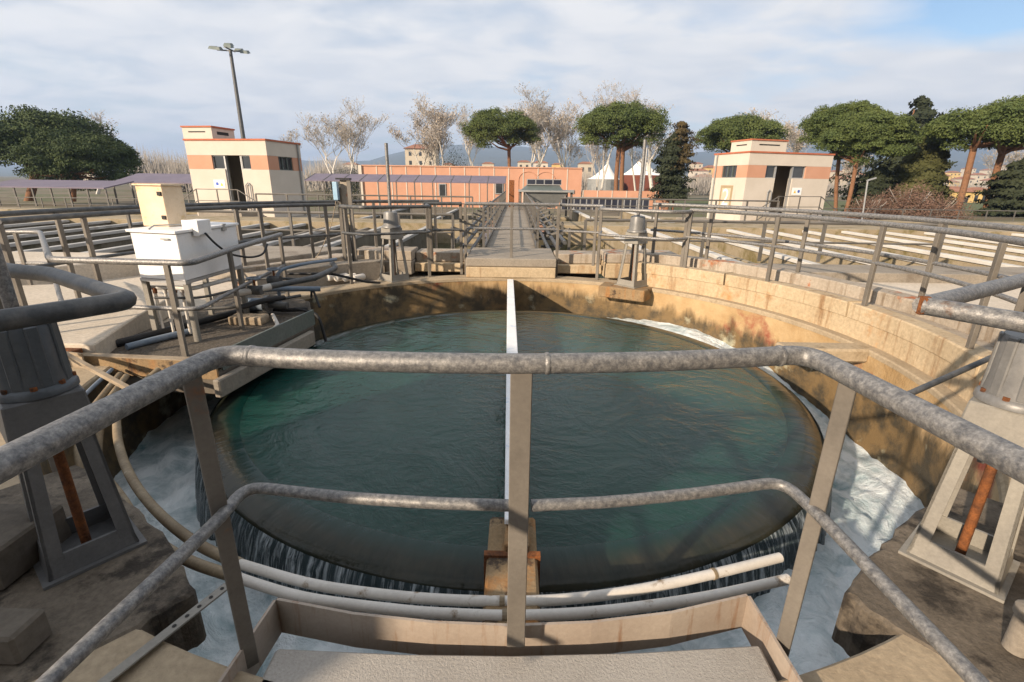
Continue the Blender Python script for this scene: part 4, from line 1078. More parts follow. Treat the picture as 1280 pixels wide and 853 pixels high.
def text_mesh(txt, size, depth):
    cu = bpy.data.curves.new('numeral', 'FONT'); cu.body = txt; cu.size = size; cu.extrude = depth
    cu.align_x = 'CENTER'; cu.align_y = 'CENTER'
    ob = bpy.data.objects.new('numeral', cu); COL.objects.link(ob)
    dg = bpy.context.evaluated_depsgraph_get()
    me = bpy.data.meshes.new_from_object(ob.evaluated_get(dg))
    vs = [tuple(v.co) for v in me.vertices]; fs = [tuple(p.vertices) for p in me.polygons]
    bpy.data.objects.remove(ob); bpy.data.curves.remove(cu); bpy.data.meshes.remove(me)
    return vs, fs

def tower(C, u, label, WID, DEP, turret, flip, H=3.12, zb0=1.78, zb1=2.30, TH=.5, number=False):
    """C: front corner on plan; u: unit vector along the front; the side runs back from C"""
    u = Vector((u[0], u[1])).normalized()
    v = Vector((-u.y, u.x)) if not flip else Vector((u.y, -u.x))
    def fn(p): 
        q = C[0] + u.x*p[0] + v.x*p[1], C[1] + u.y*p[0] + v.y*p[1], p[2]
        return q
    B = -1.2
    t = thing('control_tower', (C[0], C[1], B), label, 'tower', None)
    def part(name, mat, *boxes, parent=None, bevel=0):
        m = MB(fn)
        for b in boxes: m.box(*b)
        return m.build(name, mat, parent or t, bevel=bevel)
    # walls as four slabs with a real door opening
    d0, d1 = (WID*.335, WID*.545)                      # door
    w0, w1 = (WID*.215, WID*.335); w2, w3 = (WID*.545, WID*.69)
    th = .25
    rnd_s = .40
    part('wall', 'tower', (0, d0, 0, th, B, zb0 - .003), (d1, WID, 0, th, B, zb0 - .003), (d0, d1, 0, th, B, .13),
         (0, WID, 0, th, zb1 + .003, H), (0, th, th, DEP, B, zb0 - .003), (0, th, th, DEP, zb1 + .003, H),
         (WID - th, WID, th, DEP, B, H), (th, WID - th, DEP - th, DEP, B, H))
    sw0, sw1 = (DEP*.30, DEP*.72)
    for bx in ((.004, w0, .004, th, zb0, zb1), (w3, WID, .004, th, zb0, zb1), (.004, th, th + .001, sw0, zb0, zb1), (.004, th, sw1, DEP, zb0, zb1)): part('band', 'orange', bx)
    part('roof', 'terracotta', (-.035, WID + .035, -.035, DEP + .035, H + .002, H + .07))
    part('floor', 'concrete', (th, WID - th, th, DEP - th, .0, .12))
    part('ceiling', 'dark', (th, WID - th, th, DEP - th, H - .3, H - .2))
    tx0, tx1 = turret
    part('turret', 'tower', (tx0, tx1, .002, DEP*.55, H + .072, H + TH))
    part('turret_roof', 'terracotta', (tx0 - .035, tx1 + .035, -.035, DEP*.55 + .035, H + TH + .002, H + TH + .06))
    part('slot', 'dark', (tx0 + (tx1 - tx0)*.22, tx0 + (tx1 - tx0)*.80, -.004, .10, H + TH*.62, H + TH*.72))
    xs = tx0 if tx0 < .1 else tx0
    if tx0 < .1: part('slot', 'dark', (-.004, .1, DEP*.12, DEP*.40, H + TH*.62, H + TH*.72))
    else: part('slot', 'dark', (tx0 - .004, tx0 + .1, DEP*.12, DEP*.40, H + TH*.5, H + TH*.74))
    # windows beside the door and on the side
    for a, b, mt in ((w0, w1, 'glass'), (w2, w3, 'glass')):
        w = part('window', mt, (a + .03, b - .03, .10, .12, zb0 + .03, zb1 - .03))
        part('frame', 'frame', (a, b, .06, .16, zb0, zb0 + .03), (a, b, .06, .16, zb1 - .03, zb1), (a, a + .03, .061, .159, zb0 + .03, zb1 - .03), (b - .03, b, .061, .159, zb0 + .03, zb1 - .03), parent=w)
    w = part('window', 'glass', (.10, .12, sw0 + .03, sw1 - .03, zb0 + .03, zb1 - .03))
    n3 = [sw0 + (sw1 - sw0)*k/3 for k in (0, 1, 2, 3)]
    part('frame', 'green_metal', *[(.05, .16, y - .02, y + .02, zb0, zb1) for y in n3], (.051, .159, sw0, sw1, zb0 - .001, zb0 + .03), (.051, .159, sw0, sw1, zb1 - .03, zb1 + .001), parent=w)
    part('door_frame', 'frame', (d0, d0 + .045, .05, .18, .13, zb1), (d1 - .045, d1, .05, .18, .13, zb1))
    dl = part('door', 'green_metal', (d0 + .05, d0 + .10, .20, .95, .14, zb1 - .05))
    # sign plate with two symbols
    sg = part('sign', 'white', (w2 + .10, w2 + .62, -.015, -.002, 1.06, 1.38))
    m = MB(fn).add([(w2 + .18, -.017, 1.14), (w2 + .32, -.017, 1.14), (w2 + .25, -.017, 1.28)], [(0, 1, 2)]); m.build('warning_mark', 'yellow', sg)
    m = MB(fn).add([(w2 + .46 + .07*math.cos(k*.5236), -.017, 1.22 + .07*math.sin(k*.5236)) for k in range(12)], [tuple(range(12))]); m.build('round_mark', 'blue', sg)
    # landing, steps and rail
    part('landing', 'concrete', (w0 - .1, w3 + .1, -1.1, -.004, -.1, .12))
    part('stair', 'concrete', *[(w3 + .1 + .28*k, w3 + .38 + .28*k, -1.1, -.01, -.5, .12 - .16*(k + 1)) for k in range(3)])
    part('stair', 'concrete', *[(w0 - .38 - .28*k, w0 - .1 - .28*k, -1.1, -.01, -.5, .12 - .16*(k + 1)) for k in range(3)])
    m = MB(fn)
    for xx in (w0 - .05, (w0 + w3)/2, w3 + .05): m.bar((xx, -1.05, .12), (xx, -1.05, 1.02), .035, .035)
    for zz in (1.02, .58):
        m.bar((w0 - 1.0, -1.05, zz - .55), (w0 - .05, -1.05, zz), .03, .03); m.bar((w0 - .05, -1.05, zz), (w3 + .05, -1.05, zz), .03, .03)
        m.bar((w3 + .05, -1.05, zz), (w3 + 1.0, -1.05, zz - .55), .03, .03)
    m.bar((w0 - 1.0, -1.05, -.45), (w0 - 1.0, -1.05, .47), .035, .035); m.bar((w3 + 1.0, -1.05, -.45), (w3 + 1.0, -1.05, .47), .035, .035)
    m.build('stair_rail', 'rail_far', t)
    m = MB(fn); m.tube([(d0 - .32, -.06, .14), (d0 - .32, -.06, 1.18), (d0 - .24, -.06, 1.28), (d0 - .12, -.06, 1.18), (d0 - .12, -.06, .14)], .025, 8); m.build('grab_rail', 'frame', t)
    if number:
        vs, fs = text_mesh('2', 1.05, .004)
        yc, zc = DEP*.50, .88
        # plate and numeral lie on the side wall: numeral right = towards C
        pl_ = part('number_plate', 'tan_mark', (-.012, -.002, yc - .42, yc + .42, zc - .56, zc + .56))
        part('number_field', 'tan_field', (-.017, -.0125, yc - .30, yc + .30, zc - .44, zc + .44), parent=pl_)
        m = MB(fn); m.add([(-.024 - p[2]*.5, yc - p[0]*.95, zc + p[1]) for p in vs], fs); m.build('number', 'white', pl_, recalc=False)
    m = MB(fn); m.tube([(-.045, DEP - .25, -.9), (-.045, DEP - .25, H)], .035, 8); m.build('drainpipe', 'grey_roof', t)
    # apron the tower stands on
    ap = MB(fn).box(-1.2, WID + .8, -1.6, DEP + .8, -1.2, -.12)
    ap.build('apron', 'concrete', t)
    return t
cR = aty(938, 190, 22.5)
tower((cR.x, cR.y), (.962, .273), 'cream and orange control tower with a large 2 on its sunlit side, right', 4.55, 2.35, (0, 1.85), False, H=2.80, number=True)
cL = aty(331, 174, 20.8)
tower((cL.x, cL.y), (-.985, .17), 'cream and orange control tower with a shaded side wall, left', 3.72, 2.35, (2.36, 3.72), True, H=2.90, zb0=1.80, zb1=2.34)

# ================================================================== CARRIAGE ON THE WALKWAY
p0, p1 = aty(648, 241, 24), aty(716, 241, 24)
t_ = thing('scraper_carriage', ((p0.x + p1.x)/2, 24, .22), 'grey scraper carriage with tapered hopper and dark panels at the far walkway end', 'carriage')
xa, xb = p0.x, p1.x; xm = (xa + xb)/2
MB().box(xa, xb, 23.4, 26, 1.02, 1.10).build('tray', 'grey_roof', t_, bevel=.01)
MB().add([(xa + .25, 23.5, 1.018), (xb - .25, 23.5, 1.018), (xb - .25, 25.8, 1.018), (xa + .25, 25.8, 1.018), (xm - .25, 24, .30), (xm + .45, 24, .30), (xm + .45, 25.2, .30), (xm - .25, 25.2, .30)],
         [(3, 2, 1, 0), (4, 5, 6, 7), (0, 1, 5, 4), (1, 2, 6, 5), (2, 3, 7, 6), (3, 0, 4, 7)]).build('hopper', 'grey_roof', t_)
MB().add([(xa + .15, 23.5, 1.103), (xb - .5, 23.5, 1.103), (xb - .5, 25.8, 1.103), (xa + .15, 25.8, 1.103), (xa + .42, 24.2, 1.33), (xb - .62, 24.2, 1.33), (xb - .62, 25.6, 1.33), (xa + .42, 25.6, 1.33)],
         [(3, 2, 1, 0), (4, 5, 6, 7), (0, 1, 5, 4), (1, 2, 6, 5), (2, 3, 7, 6), (3, 0, 4, 7)]).build('hood', 'green_metal', t_)
MB().box(xa + .40, xb - .55, 24.1, 25.0, 1.333, 1.60).build('panel_case', 'frame', t_)
for k in range(4):
    w_ = (xb - .55 - xa - .40)/4
    MB().box(xa + .43 + k*w_, xa + .40 + (k + 1)*w_ - .03, 24.085, 24.098, 1.38, 1.57).build('panel', 'solar', t_)
for xx, yy in ((xa + .1, 23.6), (xb - .1, 23.6), (xa + .1, 25.8), (xb - .1, 25.8)):
    MB().bar((xx, yy, -.2), (xx, yy, 1.018), .10, .10).build('leg', 'rail_far', t_)
p0 = aty(640, 226, 26)
tag(MB().box(p0.x - .15, p0.x + .12, 26, 26.25, .23, 1.55).build('dark_post', 'rust', bevel=.01), 'dark rusty upright beside the grey scraper carriage', 'post')

# far railings along the yard
def far_rail(x0, x1, y, label, n, z0=-.66, z1=.13):
    t = thing('yard_railing', (x0, y, z0), label, 'railing')
    for zz, r_ in ((z1, .03), ((z0 + z1)/2, .02)):
        MB().tube([(x0, y, zz), (x1, y, zz)], r_, 6).build('rail', 'rail_far', t, smooth=50)
    for k in range(n + 1):
        x = x0 + (x1 - x0)*k/n
        MB().bar((x, y, z0), (x, y, z1), .05, .05).build('post', 'rail_far', t)
far_rail(-48, -18, 31.5, 'thin yard railing in front of the purple canopies, far left', 20)
far_rail(-14, -1.6, 31.2, 'thin yard railing between the left tower and the walkway', 9)
far_rail(2.4, 13, 31.2, 'thin yard railing between the walkway and the right tower', 8)
far_rail(17.5, 60, 32, 'thin yard railing below the pines on the far right', 24)
# transverse rails on the galleries
for s, nm in ((-1, 'left'), (1, 'right')):
    far_rail(s*1.6, s*9.5 if s > 0 else -9.5, 18.3, 'low railing along the cross gallery of the %s tanks' % nm, 7, .10, .92)
    far_rail(s*1.3, s*8.0, 9.3 if s > 0 else 10.2, 'low railing along the near rim of the %s tanks' % nm, 6, .08, .80)

# ================================================================== CANOPIES AND LOW BUILDINGS
def canopy(a, b, Y, depth, ztop, zfront, n, label, zb=-1.6):
    """a, b: x of the two ends; roof falls towards the camera"""
    t = thing('canopy', ((a + b)/2, Y, zb), label, 'canopy')
    vs = [(a, Y + depth, ztop), (b, Y + depth, ztop), (b, Y, zfront), (a, Y, zfront)]
    vs += [(x, y, z - .08) for x, y, z in vs]
    MB().add(vs, [(0, 1, 2, 3), (7, 6, 5, 4), (0, 4, 5, 1), (1, 5, 6, 2), (2, 6, 7, 3), (3, 7, 4, 0)]).build('roof', 'purple', t)
    for k in range(n + 1 if Y > 44 else 0):
        x = a + (b - a)*k/n
        MB().bar((x, Y - .02, zfront + .012), (x, Y + depth, ztop + .012), .06, .03).build('roof_seam', 'rail_far', t)
    for k in range(n + 1):
        x = a + (b - a)*k/n
        MB().bar((x, Y + .1, zb), (x, Y + .1, zfront - .08), .09, .09).build('post', 'rail_far', t)
A, B_ = aty(381, 228, 46), aty(632, 228, 46)
canopy(A.x, B_.x, 46, 2.6, aty(500, 218.5, 48.6).z, aty(500, 227, 46).z, 11, 'long low purple-grey canopy on thin posts in front of the orange building')
A, B_ = aty(-30, 237, 36), aty(130, 236, 36)
canopy(A.x, B_.x, 36, 3.0, aty(60, 225, 39).z, aty(60, 234, 36).z, 7, 'purple-grey canopy on slim posts at the far left edge, beneath the dark pine')
A, B_ = aty(140, 229, 40), aty(238, 229, 40)
canopy(A.x, B_.x + 1, 40, 3.0, aty(190, 217, 43).z, aty(190, 228, 40).z, 5, 'slightly higher purple-grey canopy against the left tower')

a, b = aty(452, 207.5, 56), aty(728, 211.5, 56)
ZT = (a.z + b.z)/2
t_ = thing('orange_building', ((a.x + b.x)/2, 56, -1.6), 'long low orange building with pale vertical joints behind the purple canopy', 'building')
MB().box(a.x, b.x, 56, 68, -1.6, ZT).build('wall', 'orange', t_)
MB().box(a.x - .35, a.x - .003, 55.8, 68, -1.6, ZT + .08).build('end_pier', 'tower', t_)
MB().box(a.x, b.x, 55.9, 68.1, ZT + .003, ZT + .12).build('coping', 'orange', t_)
m = MB(); nj = 15
for k in range(1, nj):
    x = a.x + (b.x - a.x)*k/nj
    MB().box(x - .05, x + .05, 55.95, 55.997, -1.6, ZT).build('joint', 'tower', t_)
for xc in (660, 682):
    c = aty(xc, 228, 56)
    arch = MB(); pts = [(c.x + 1.05*math.cos(q), 55.96, ZT - 1.25 + .9*math.sin(q)) for q in np.linspace(0, math.pi, 13)]
    pts = [(c.x + 1.05, 55.96, -1.0)] + pts + [(c.x - 1.05, 55.96, -1.0)]
    arch.tube(pts, .035, 5); arch.build('arch', 'orange', t_)
for xc, yc, w_, h_ in ((553, 238, .8, 1.4), (715, 240, .5, .4), (624, 234, .9, 1.5)):
    c = aty(xc, yc, 55.9)
    f_ = MB().box(c.x - w_/2, c.x + w_/2, 55.90, 55.995, c.z - h_/2, c.z + h_/2).build('window', 'frame', t_)
    MB().box(c.x - w_/2 + .1, c.x + w_/2 - .1, 55.88, 55.897, c.z - h_/2 + .1, c.z + h_/2 - .1).build('pane', 'glass', f_)
a, b = aty(729, 238, 52), aty(838, 241, 52)
t_ = thing('orange_wall', ((a.x + b.x)/2, 52, -1.6), 'low orange boundary wall right of the long orange building', 'wall')
MB().box(a.x, b.x, 52, 52.4, -1.6, a.z).build('wall', 'orange', t_)
for k in range(7):
    x = a.x + (b.x - a.x)*k/6
    MB().box(x - .04, x + .04, 51.95, 51.997, -1.6, a.z).build('joint', 'tower', t_)
a, b = aty(702, 247, 40), aty(812, 249, 40)
t_ = thing('panel_row', ((a.x + b.x)/2, 40, -.66), 'row of small dark panels in pale frames before the low orange wall', 'panels')
npan = 14
MB().box(a.x, b.x, 40.02, 40.2, -.66, a.z + .05).build('frame', 'frame', t_)
for k in range(npan):
    w_ = (b.x - a.x)/npan
    MB().box(a.x + k*w_ + .05, a.x + (k+1)*w_ - .05, 40.0, 40.017, -.55, a.z - .02).build('panel', 'solar', t_)

# white tents
def tent(xpk, ypk, xl, xr, ybase, Y, label, red=False):
    pk, l, r_ = aty(xpk, ypk, Y), aty(xl, ybase, Y), aty(xr, ybase, Y)
    t = thing('tent', (pk.x, Y, -1.6), label, 'tent')
    hw = (r_.x - l.x)/2; cx = (l.x + r_.x)/2; ze = l.z
    n_, m_ = 24, 9; vs = []; fs = []
    for i in range(n_):
        a_ = 6.2831853*i/n_
        for j in range(m_):
            s = j/(m_ - 1)
            rr = .06 + (hw - .06)*s; zz = ze + (pk.z - ze)*((1 - s)**1.55)
            sag = 1 + .05*math.cos(a_*4)*s
            vs.append(((pk.x*(1-s) + cx*s) + rr*math.cos(a_)*sag, Y + rr*.7*math.sin(a_)*sag, zz))
    for i in range(n_):
        for j in range(m_ - 1):
            fs.append((i*m_ + j, ((i+1) % n_)*m_ + j, ((i+1) % n_)*m_ + j + 1, i*m_ + j + 1))
    MB().add(vs, fs).build('canopy', 'tent', t, smooth=30)
    MB().lathe([(hw*.97, -1.6), (hw*.97, ze - .03)], (cx, Y + .0), 20).build('side_wall', 'dark_red' if red else 'grey_roof', t)
    return t
tent(760, 203.5, 734, 775, 224, 118, 'narrow white peaked tent behind the leftmost tree trunks', False)
tent(801, 198, 776, 832, 219, 122, 'broad white peaked tent with a dark red side wall behind the middle pine', True)

# floodlight mast
b_ = aty(302, 215, 62); tp_ = aty(288, 64, 62)
t_ = thing('floodlight_mast', (b_.x, 62, -1.6), 'tall grey floodlight mast rising behind the left tower', 'mast')
MB().tube([(tp_.x, 62, -1.6), (tp_.x, 62, tp_.z)], [.30, .17], 12).build('mast', 'galv_dark', t_, smooth=50)
MB().bar((tp_.x - 1.5, 62, tp_.z + .1), (tp_.x + 1.5, 62, tp_.z - .05), .12, .12).build('crossarm', 'galv_dark', t_)
MB().bar((tp_.x, 61, tp_.z + .15), (tp_.x, 63, tp_.z + .15), .12, .12).build('crossarm', 'galv_dark', t_)
for dx_, dy_, dz_ in ((-1.9, 0, .25), (-1.1, -.6, .05), (-.5, .7, .55), (.35, -.9, .35), (.75, .5, .15), (1.65, 0, -.15)):
    cx_, cy_, cz_ = tp_.x + dx_, 62 + dy_, tp_.z + dz_
    MB().add([(cx_ - .45, cy_ - .35, cz_ - .12), (cx_ + .45, cy_ - .35, cz_ - .20), (cx_ + .45, cy_ + .35, cz_ + .02), (cx_ - .45, cy_ + .35, cz_ + .06),
              (cx_ - .3, cy_ - .25, cz_ + .18), (cx_ + .3, cy_ - .25, cz_ + .12), (cx_ + .3, cy_ + .25, cz_ + .28), (cx_ - .3, cy_ + .25, cz_ + .30)],
             [(3, 2, 1, 0), (4, 5, 6, 7), (0, 1, 5, 4), (1, 2, 6, 5), (2, 3, 7, 6), (3, 0, 4, 7)]).build('floodlight', 'green_metal', t_)
# small lamp post, right
b_, tp_ = aty(1085, 275, 30), aty(1092, 226, 30)
t_ = thing('lamp_post', (tp_.x, 30.5, -.66), 'slim grey lamp post leaning over the yard railing on the right', 'lamp post')
MB().tube([(b_.x, 30.5, -.66), (tp_.x, 30.5, tp_.z)], .045, 8).build('pole', 'frame', t_, smooth=50)
MB().bar((tp_.x - .05, 30.5, tp_.z), (tp_.x + .45, 30.5, tp_.z + .16), .10, .07).build('lamp_head', 'frame', t_)
# thin pole by the tents
b_ = aty(800, 245, 60)
tag(MB().tube([(b_.x + .3, 60, -1.6), (b_.x + .3, 60, aty(806, 185, 60).z)], .10, 8).build('pole', 'frame', smooth=50), 'pale slim pole standing between the tents and the dark conifer', 'pole')

# blockers added unseen behind the camera, to close off sky and shade the near corners
t_ = thing('shade_hut', (-5.4, -1.75, -1.2), 'added unseen hut shading the near left pad', 'hut')
fnh = lambda p: (-5.4 + .702*p[0] + .712*p[1], -1.75 - .712*p[0] + .702*p[1], p[2])
MB(fnh).box(-.95, 1.31, -1.5, 1.5, YARD, 1.45).build('wall', 'tower', t_)
MB(fnh).box(-.952, 1.312, -1.502, 1.502, 1.453, 1.95).build('band', 'orange', t_)
MB(fnh).box(-1.0, 1.36, -1.55, 1.55, 1.953, 2.5).build('roof', 'terracotta', t_)
t_ = thing('shade_block', (4.2, -5.5, -1.2), 'added unseen block closing off sky behind the near right pad', 'building')
MB().box(-.8, 16, -10, -2.0, YARD, 8.6).build('wall', 'concrete', t_)
MB().box(-.85, 16.05, -10.05, -1.95, 8.603, 8.8).build('roof', 'terracotta', t_)

# ================================================================== TOWN
def house(cx, cy, Y, w_px, h_px, mat, label, roof=True, windows=2, grp='far houses of the town', base=-1.6):
    """cx, cy: picture survey of the eaves centre"""
    c = aty(cx, cy, Y); k = Y/FPX*1.05
    w_, h_ = w_px*k, h_px*k
    t = thing('house', (c.x, Y, base), label, 'house', None)
    MB().box(c.x - w_/2, c.x + w_/2, Y, Y + w_*.8, base, c.z).build('wall', mat, t)
    if roof:
        e = w_*.06; zr = c.z + w_*.16
        MB().add([(c.x - w_/2 - e, Y - e, c.z), (c.x + w_/2 + e, Y - e, c.z), (c.x + w_/2 + e, Y + w_*.8 + e, c.z), (c.x - w_/2 - e, Y + w_*.8 + e, c.z), (c.x - w_*.25, Y + w_*.4, zr), (c.x + w_*.25, Y + w_*.4, zr)],
                 [(0, 1, 5, 4), (1, 2, 5), (2, 3, 4, 5), (3, 0, 4), (3, 2, 1, 0)]).build('roof', 'house_roof', t)
    if windows:
        nf = max(1, int(h_/3.2)); nw = max(2, int(w_/3.5))
        for i in range(nf):
            for j in range(nw):
                x = c.x - w_/2 + (j + .5)*w_/nw; z = c.z - 1.7 - i*3.1
                MB().box(x - .5, x + .5, Y - .05, Y - .003, z - .8, z + .6).build('window', 'glass', t)
    return t
house(525, 186, 190, 34, 22, 'house_wall', 'big pale villa with a tiled roof behind the bare tree above the orange building')
house(733, 205, 170, 16, 34, 'house_wall', 'narrow pale apartment block with balconies beyond the end of the orange building')
house(1200, 240, 115, 36, 18, 'house_yellow', 'yellow house with a tiled roof between the pine trunks on the right')
house(1228, 238, 118, 20, 20, 'house_yellow', 'smaller yellow house close to the rightmost pine trunk')
rn = random.Random(21)
spots = [(655, 203, 230, 14), (676, 204, 240, 16), (697, 206, 235, 12), (610, 205, 240, 13),
         (1056, 224, 240, 22), (1074, 219, 260, 20), (1092, 222, 300, 16), (1048, 215, 420, 12), (1065, 212, 450, 11),
         (876, 214, 260, 18), (893, 210, 280, 18), (884, 222, 230, 22), (872, 205, 420, 12), (905, 218, 300, 16),
         (1190, 228, 330, 18), (1210, 224, 360, 16), (1228, 219, 420, 14), (1248, 226, 330, 17), (1195, 216, 520, 12), (1215, 211, 620, 10), (1240, 213, 560, 11), (1258, 208, 640, 10),
         (1182, 220, 420, 13), (640, 211, 300, 14), (560, 206, 260, 12), (437, 206, 220, 16), (448, 210, 260, 12), (215, 205, 300, 10), (70, 218, 160, 22), (105, 217, 160, 20), (1112, 218, 420, 14), (1270, 232, 260, 18)]
where = ['left of', 'behind', 'right of', 'uphill from']
for i, (x, y, Y, w) in enumerate(spots):
    side = 'behind the orange building' if 540 < x < 720 else 'left of the right hand tower' if 800 < x < 910 else 'between the right tower and the cypress' if 1040 < x < 1120 else 'between the pine trunks at far right' if x > 1150 else 'behind the left tower and canopies'
    o = house(x, y, Y, w, 24, ('house_wall', 'tower', 'house_yellow', 'house_wall')[i % 4], 'small distant pale house with a tiled roof, %s' % side)
    o['group'] = 'distant town houses ' + side

# hills
vs = []; fs = []; NX, NY = 90, 10
def hill_h(x_px):
    base = np.interp(x_px, [-400, 0, 200, 450, 500, 560, 640, 760, 860, 950, 1080, 1180, 1280, 1700], [200, 204, 205, 200, 190, 184, 182, 186, 190, 184, 178, 180, 176, 176])
    return base + 2.2*math.sin(x_px*.031) + 1.2*math.sin(x_px*.083 + 1)
for i in range(NX):
    xp = -420 + 2120*i/(NX - 1)
    for j in range(NY):
        s = j/(NY - 1); Y = 1500 + 1900*s
        top = aty(xp, hill_h(xp), 3400)
        x = top.x*(Y/3400)
        z = -1.7 + (top.z + 1.7)*(s**1.15)*(1 + .10*math.sin(i*.7 + j*1.9)*(1 - s))
        vs.append((x, Y, z))
for i in range(NX - 1):
    for j in range(NY - 1):
        fs.append((i*NY + j, (i+1)*NY + j, (i+1)*NY + j + 1, i*NY + j + 1))
    b0 = i*NY + NY - 1
o = MB().add(vs, fs).build('hills', 'hill', smooth=60, recalc=False, loc=(0, 1500, 0)); tag(o, kind='structure')

# ================================================================== TREES
def quads(pos, nrm, size, rg, aspect=1.0, bend=.0):
    """leaf-sized faces at pos facing nrm"""
    n = len(pos)
    nrm = nrm/np.maximum(np.linalg.norm(nrm, axis=1, keepdims=True), 1e-6)
    ref = rg.normal(size=(n, 3)); a = np.cross(nrm, ref); a /= np.maximum(np.linalg.norm(a, axis=1, keepdims=True), 1e-6)
    b = np.cross(nrm, a)
    s = size*(.6 + .8*rg.random(n))[:, None]
    a = a*s; b = b*s*aspect
    vs = np.stack([pos - a - b*.4, pos + a*.2 - b, pos + a + b*.3, pos - a*.3 + b], 1).reshape(-1, 3)
    fs = np.arange(4*n).reshape(-1, 4)
    return vs, fs

def np_mesh(name, vs, fs, mat, parent):
    me = bpy.data.meshes.new(name)
    o0 = np.array(ORG[parent.name])
    me.from_pydata((vs - o0).tolist(), [], fs.tolist()); me.materials.append(MT[mat])
    o = bpy.data.objects.new(name, me); COL.objects.link(o); o.parent = parent
    ORG[o.name] = ORG[parent.name].copy()
    return o

def stone_pine(x0, x1, yt, yb, Y, trunks, label, seed, mat='pine', dens=1.0, zb=-1.6):
    rg = np.random.default_rng(seed); rn_ = random.Random(seed)
    l, r_ = aty(x0, (yt + yb)/2, Y), aty(x1, (yt + yb)/2, Y)
    top, bot = aty((x0 + x1)/2, yt, Y), aty((x0 + x1)/2, yb, Y)
    cx = (l.x + r_.x)/2; rx = (r_.x - l.x)/2; H = top.z - bot.z
    root = thing('stone_pine', (cx, Y, zb), label, 'pine tree')
    # clumps over a flattened dome
    nc = int(150*dens); cl = []
    for i in range(nc):
        a = rn_.random()*6.2832; q = math.sqrt(rn_.random())*.92
        e_ = math.sqrt(max(0, 1 - q*q))
        lo_, hi_ = .34 - .30*e_, .36 + .60*e_
        hh = lo_ + (hi_ - lo_)*rn_.random()**.55
        wob = 1 + .08*math.sin(3*a + seed) + .05*math.sin(7*a + 2*seed)
        cl.append((cx + rx*.87*q*wob*math.cos(a), Y + rx*.80*q*wob*math.sin(a), bot.z + H*hh, rx*(.13 + .10*rn_.random())))
    P, N = [], []
    for (x, y, z, r0) in cl:
        k = int(430*dens)
        d = rg.normal(size=(k, 3)); d /= np.linalg.norm(d, axis=1, keepdims=True)
        d[:, 2] = np.where(d[:, 2] < -.45, -d[:, 2]*.5, d[:, 2])
        rad = r0*(.62 + .46*rg.random((k, 1)))
        p = np.array([x, y, z]) + d*rad*np.array([1.0, 1.0, .66])
        P.append(p); N.append(d + rg.normal(size=(k, 3))*.7 + np.array([0, 0, .2]))
    vs, fs = quads(np.concatenate(P), np.concatenate(N), (.0105*rx + .028)/math.sqrt(dens), rg, .55)
    np_mesh('crown', vs, fs, mat, root)
    for (xb, yb_, xt, yt_) in trunks:
        b_ = aty(xb, yb_, Y); t__ = aty(xt, yt_, Y)
        b0 = Vector((b_.x + (b_.x - t__.x)/max(.1, (t__.z - b_.z))*(b_.z - zb), Y + rn_.uniform(-.4, .4), zb))
        tr = MB(); mid = b0.lerp(Vector((t__.x, Y, t__.z)), .5) + Vector((rn_.uniform(-.2, .2), 0, 0))
        tpt = Vector((t__.x, Y, t__.z))
        r0 = max(.15, rx*.050)
        tr.tube(rounded([b0, mid, tpt], 1.0), r0*.85, 10)
        for k in range(7):
            a = rn_.random()*6.28; q = rx*(.35 + .4*rn_.random())
            e = Vector((t__.x*.6 + cx*.4 + q*math.cos(a), Y + q*.8*math.sin(a), bot.z + H*(.25 + .25*rn_.random())))
            s_ = tpt.lerp(mid, .25*rn_.random())
            m_ = s_.lerp(e, .5) + Vector((0, 0, -H*.06))
            tr.tube([s_, m_, e], [r0*.55, r0*.4, r0*.18], 6)
        tr.build('trunk', 'bark_red', root, smooth=60)
    return root
stone_pine(-75, 146, 139, 226, 55, [(40, 240, 45, 205)], 'taller of two dark stone pines filling the far left edge behind the canopies', 1, 'pine_dark', 1.2)
stone_pine(30, 167, 164, 240, 51, [(92, 240, 92, 215)], 'lower dark stone pine just left of the left tower, overlapping the taller one', 7, 'pine_dark', 1.1)
stone_pine(574, 678, 138, 190, 72, [(637, 240, 636, 180)], 'smaller stone pine standing alone behind the orange building', 2)
stone_pine(711, 838, 128, 191, 64, [(770, 245, 774, 180), (777, 245, 779, 180)], 'round-topped stone pine with twin trunks in the middle, before the tents', 3)
stone_pine(866, 980, 147, 196, 70, [(925, 240, 925, 190)], 'flat stone pine whose crown shows behind the right hand tower', 4)
stone_pine(1000, 1108, 126, 198, 49, [(1042, 268, 1050, 185)], 'taller stone pine just right of the right hand tower, behind a wider one', 8, 'pine', 1.0)
stone_pine(1028, 1147, 139, 209, 45, [(1057, 268, 1072, 195)], 'wide stone pine in front of the taller one right of the tower', 5, 'pine', 1.1)
stone_pine(1170, 1345, 125, 196, 42, [(1196, 268, 1218, 182), (1234, 272, 1256, 182)], 'stone pine with two leaning reddish trunks at the far right edge', 6, 'pine', 1.2)

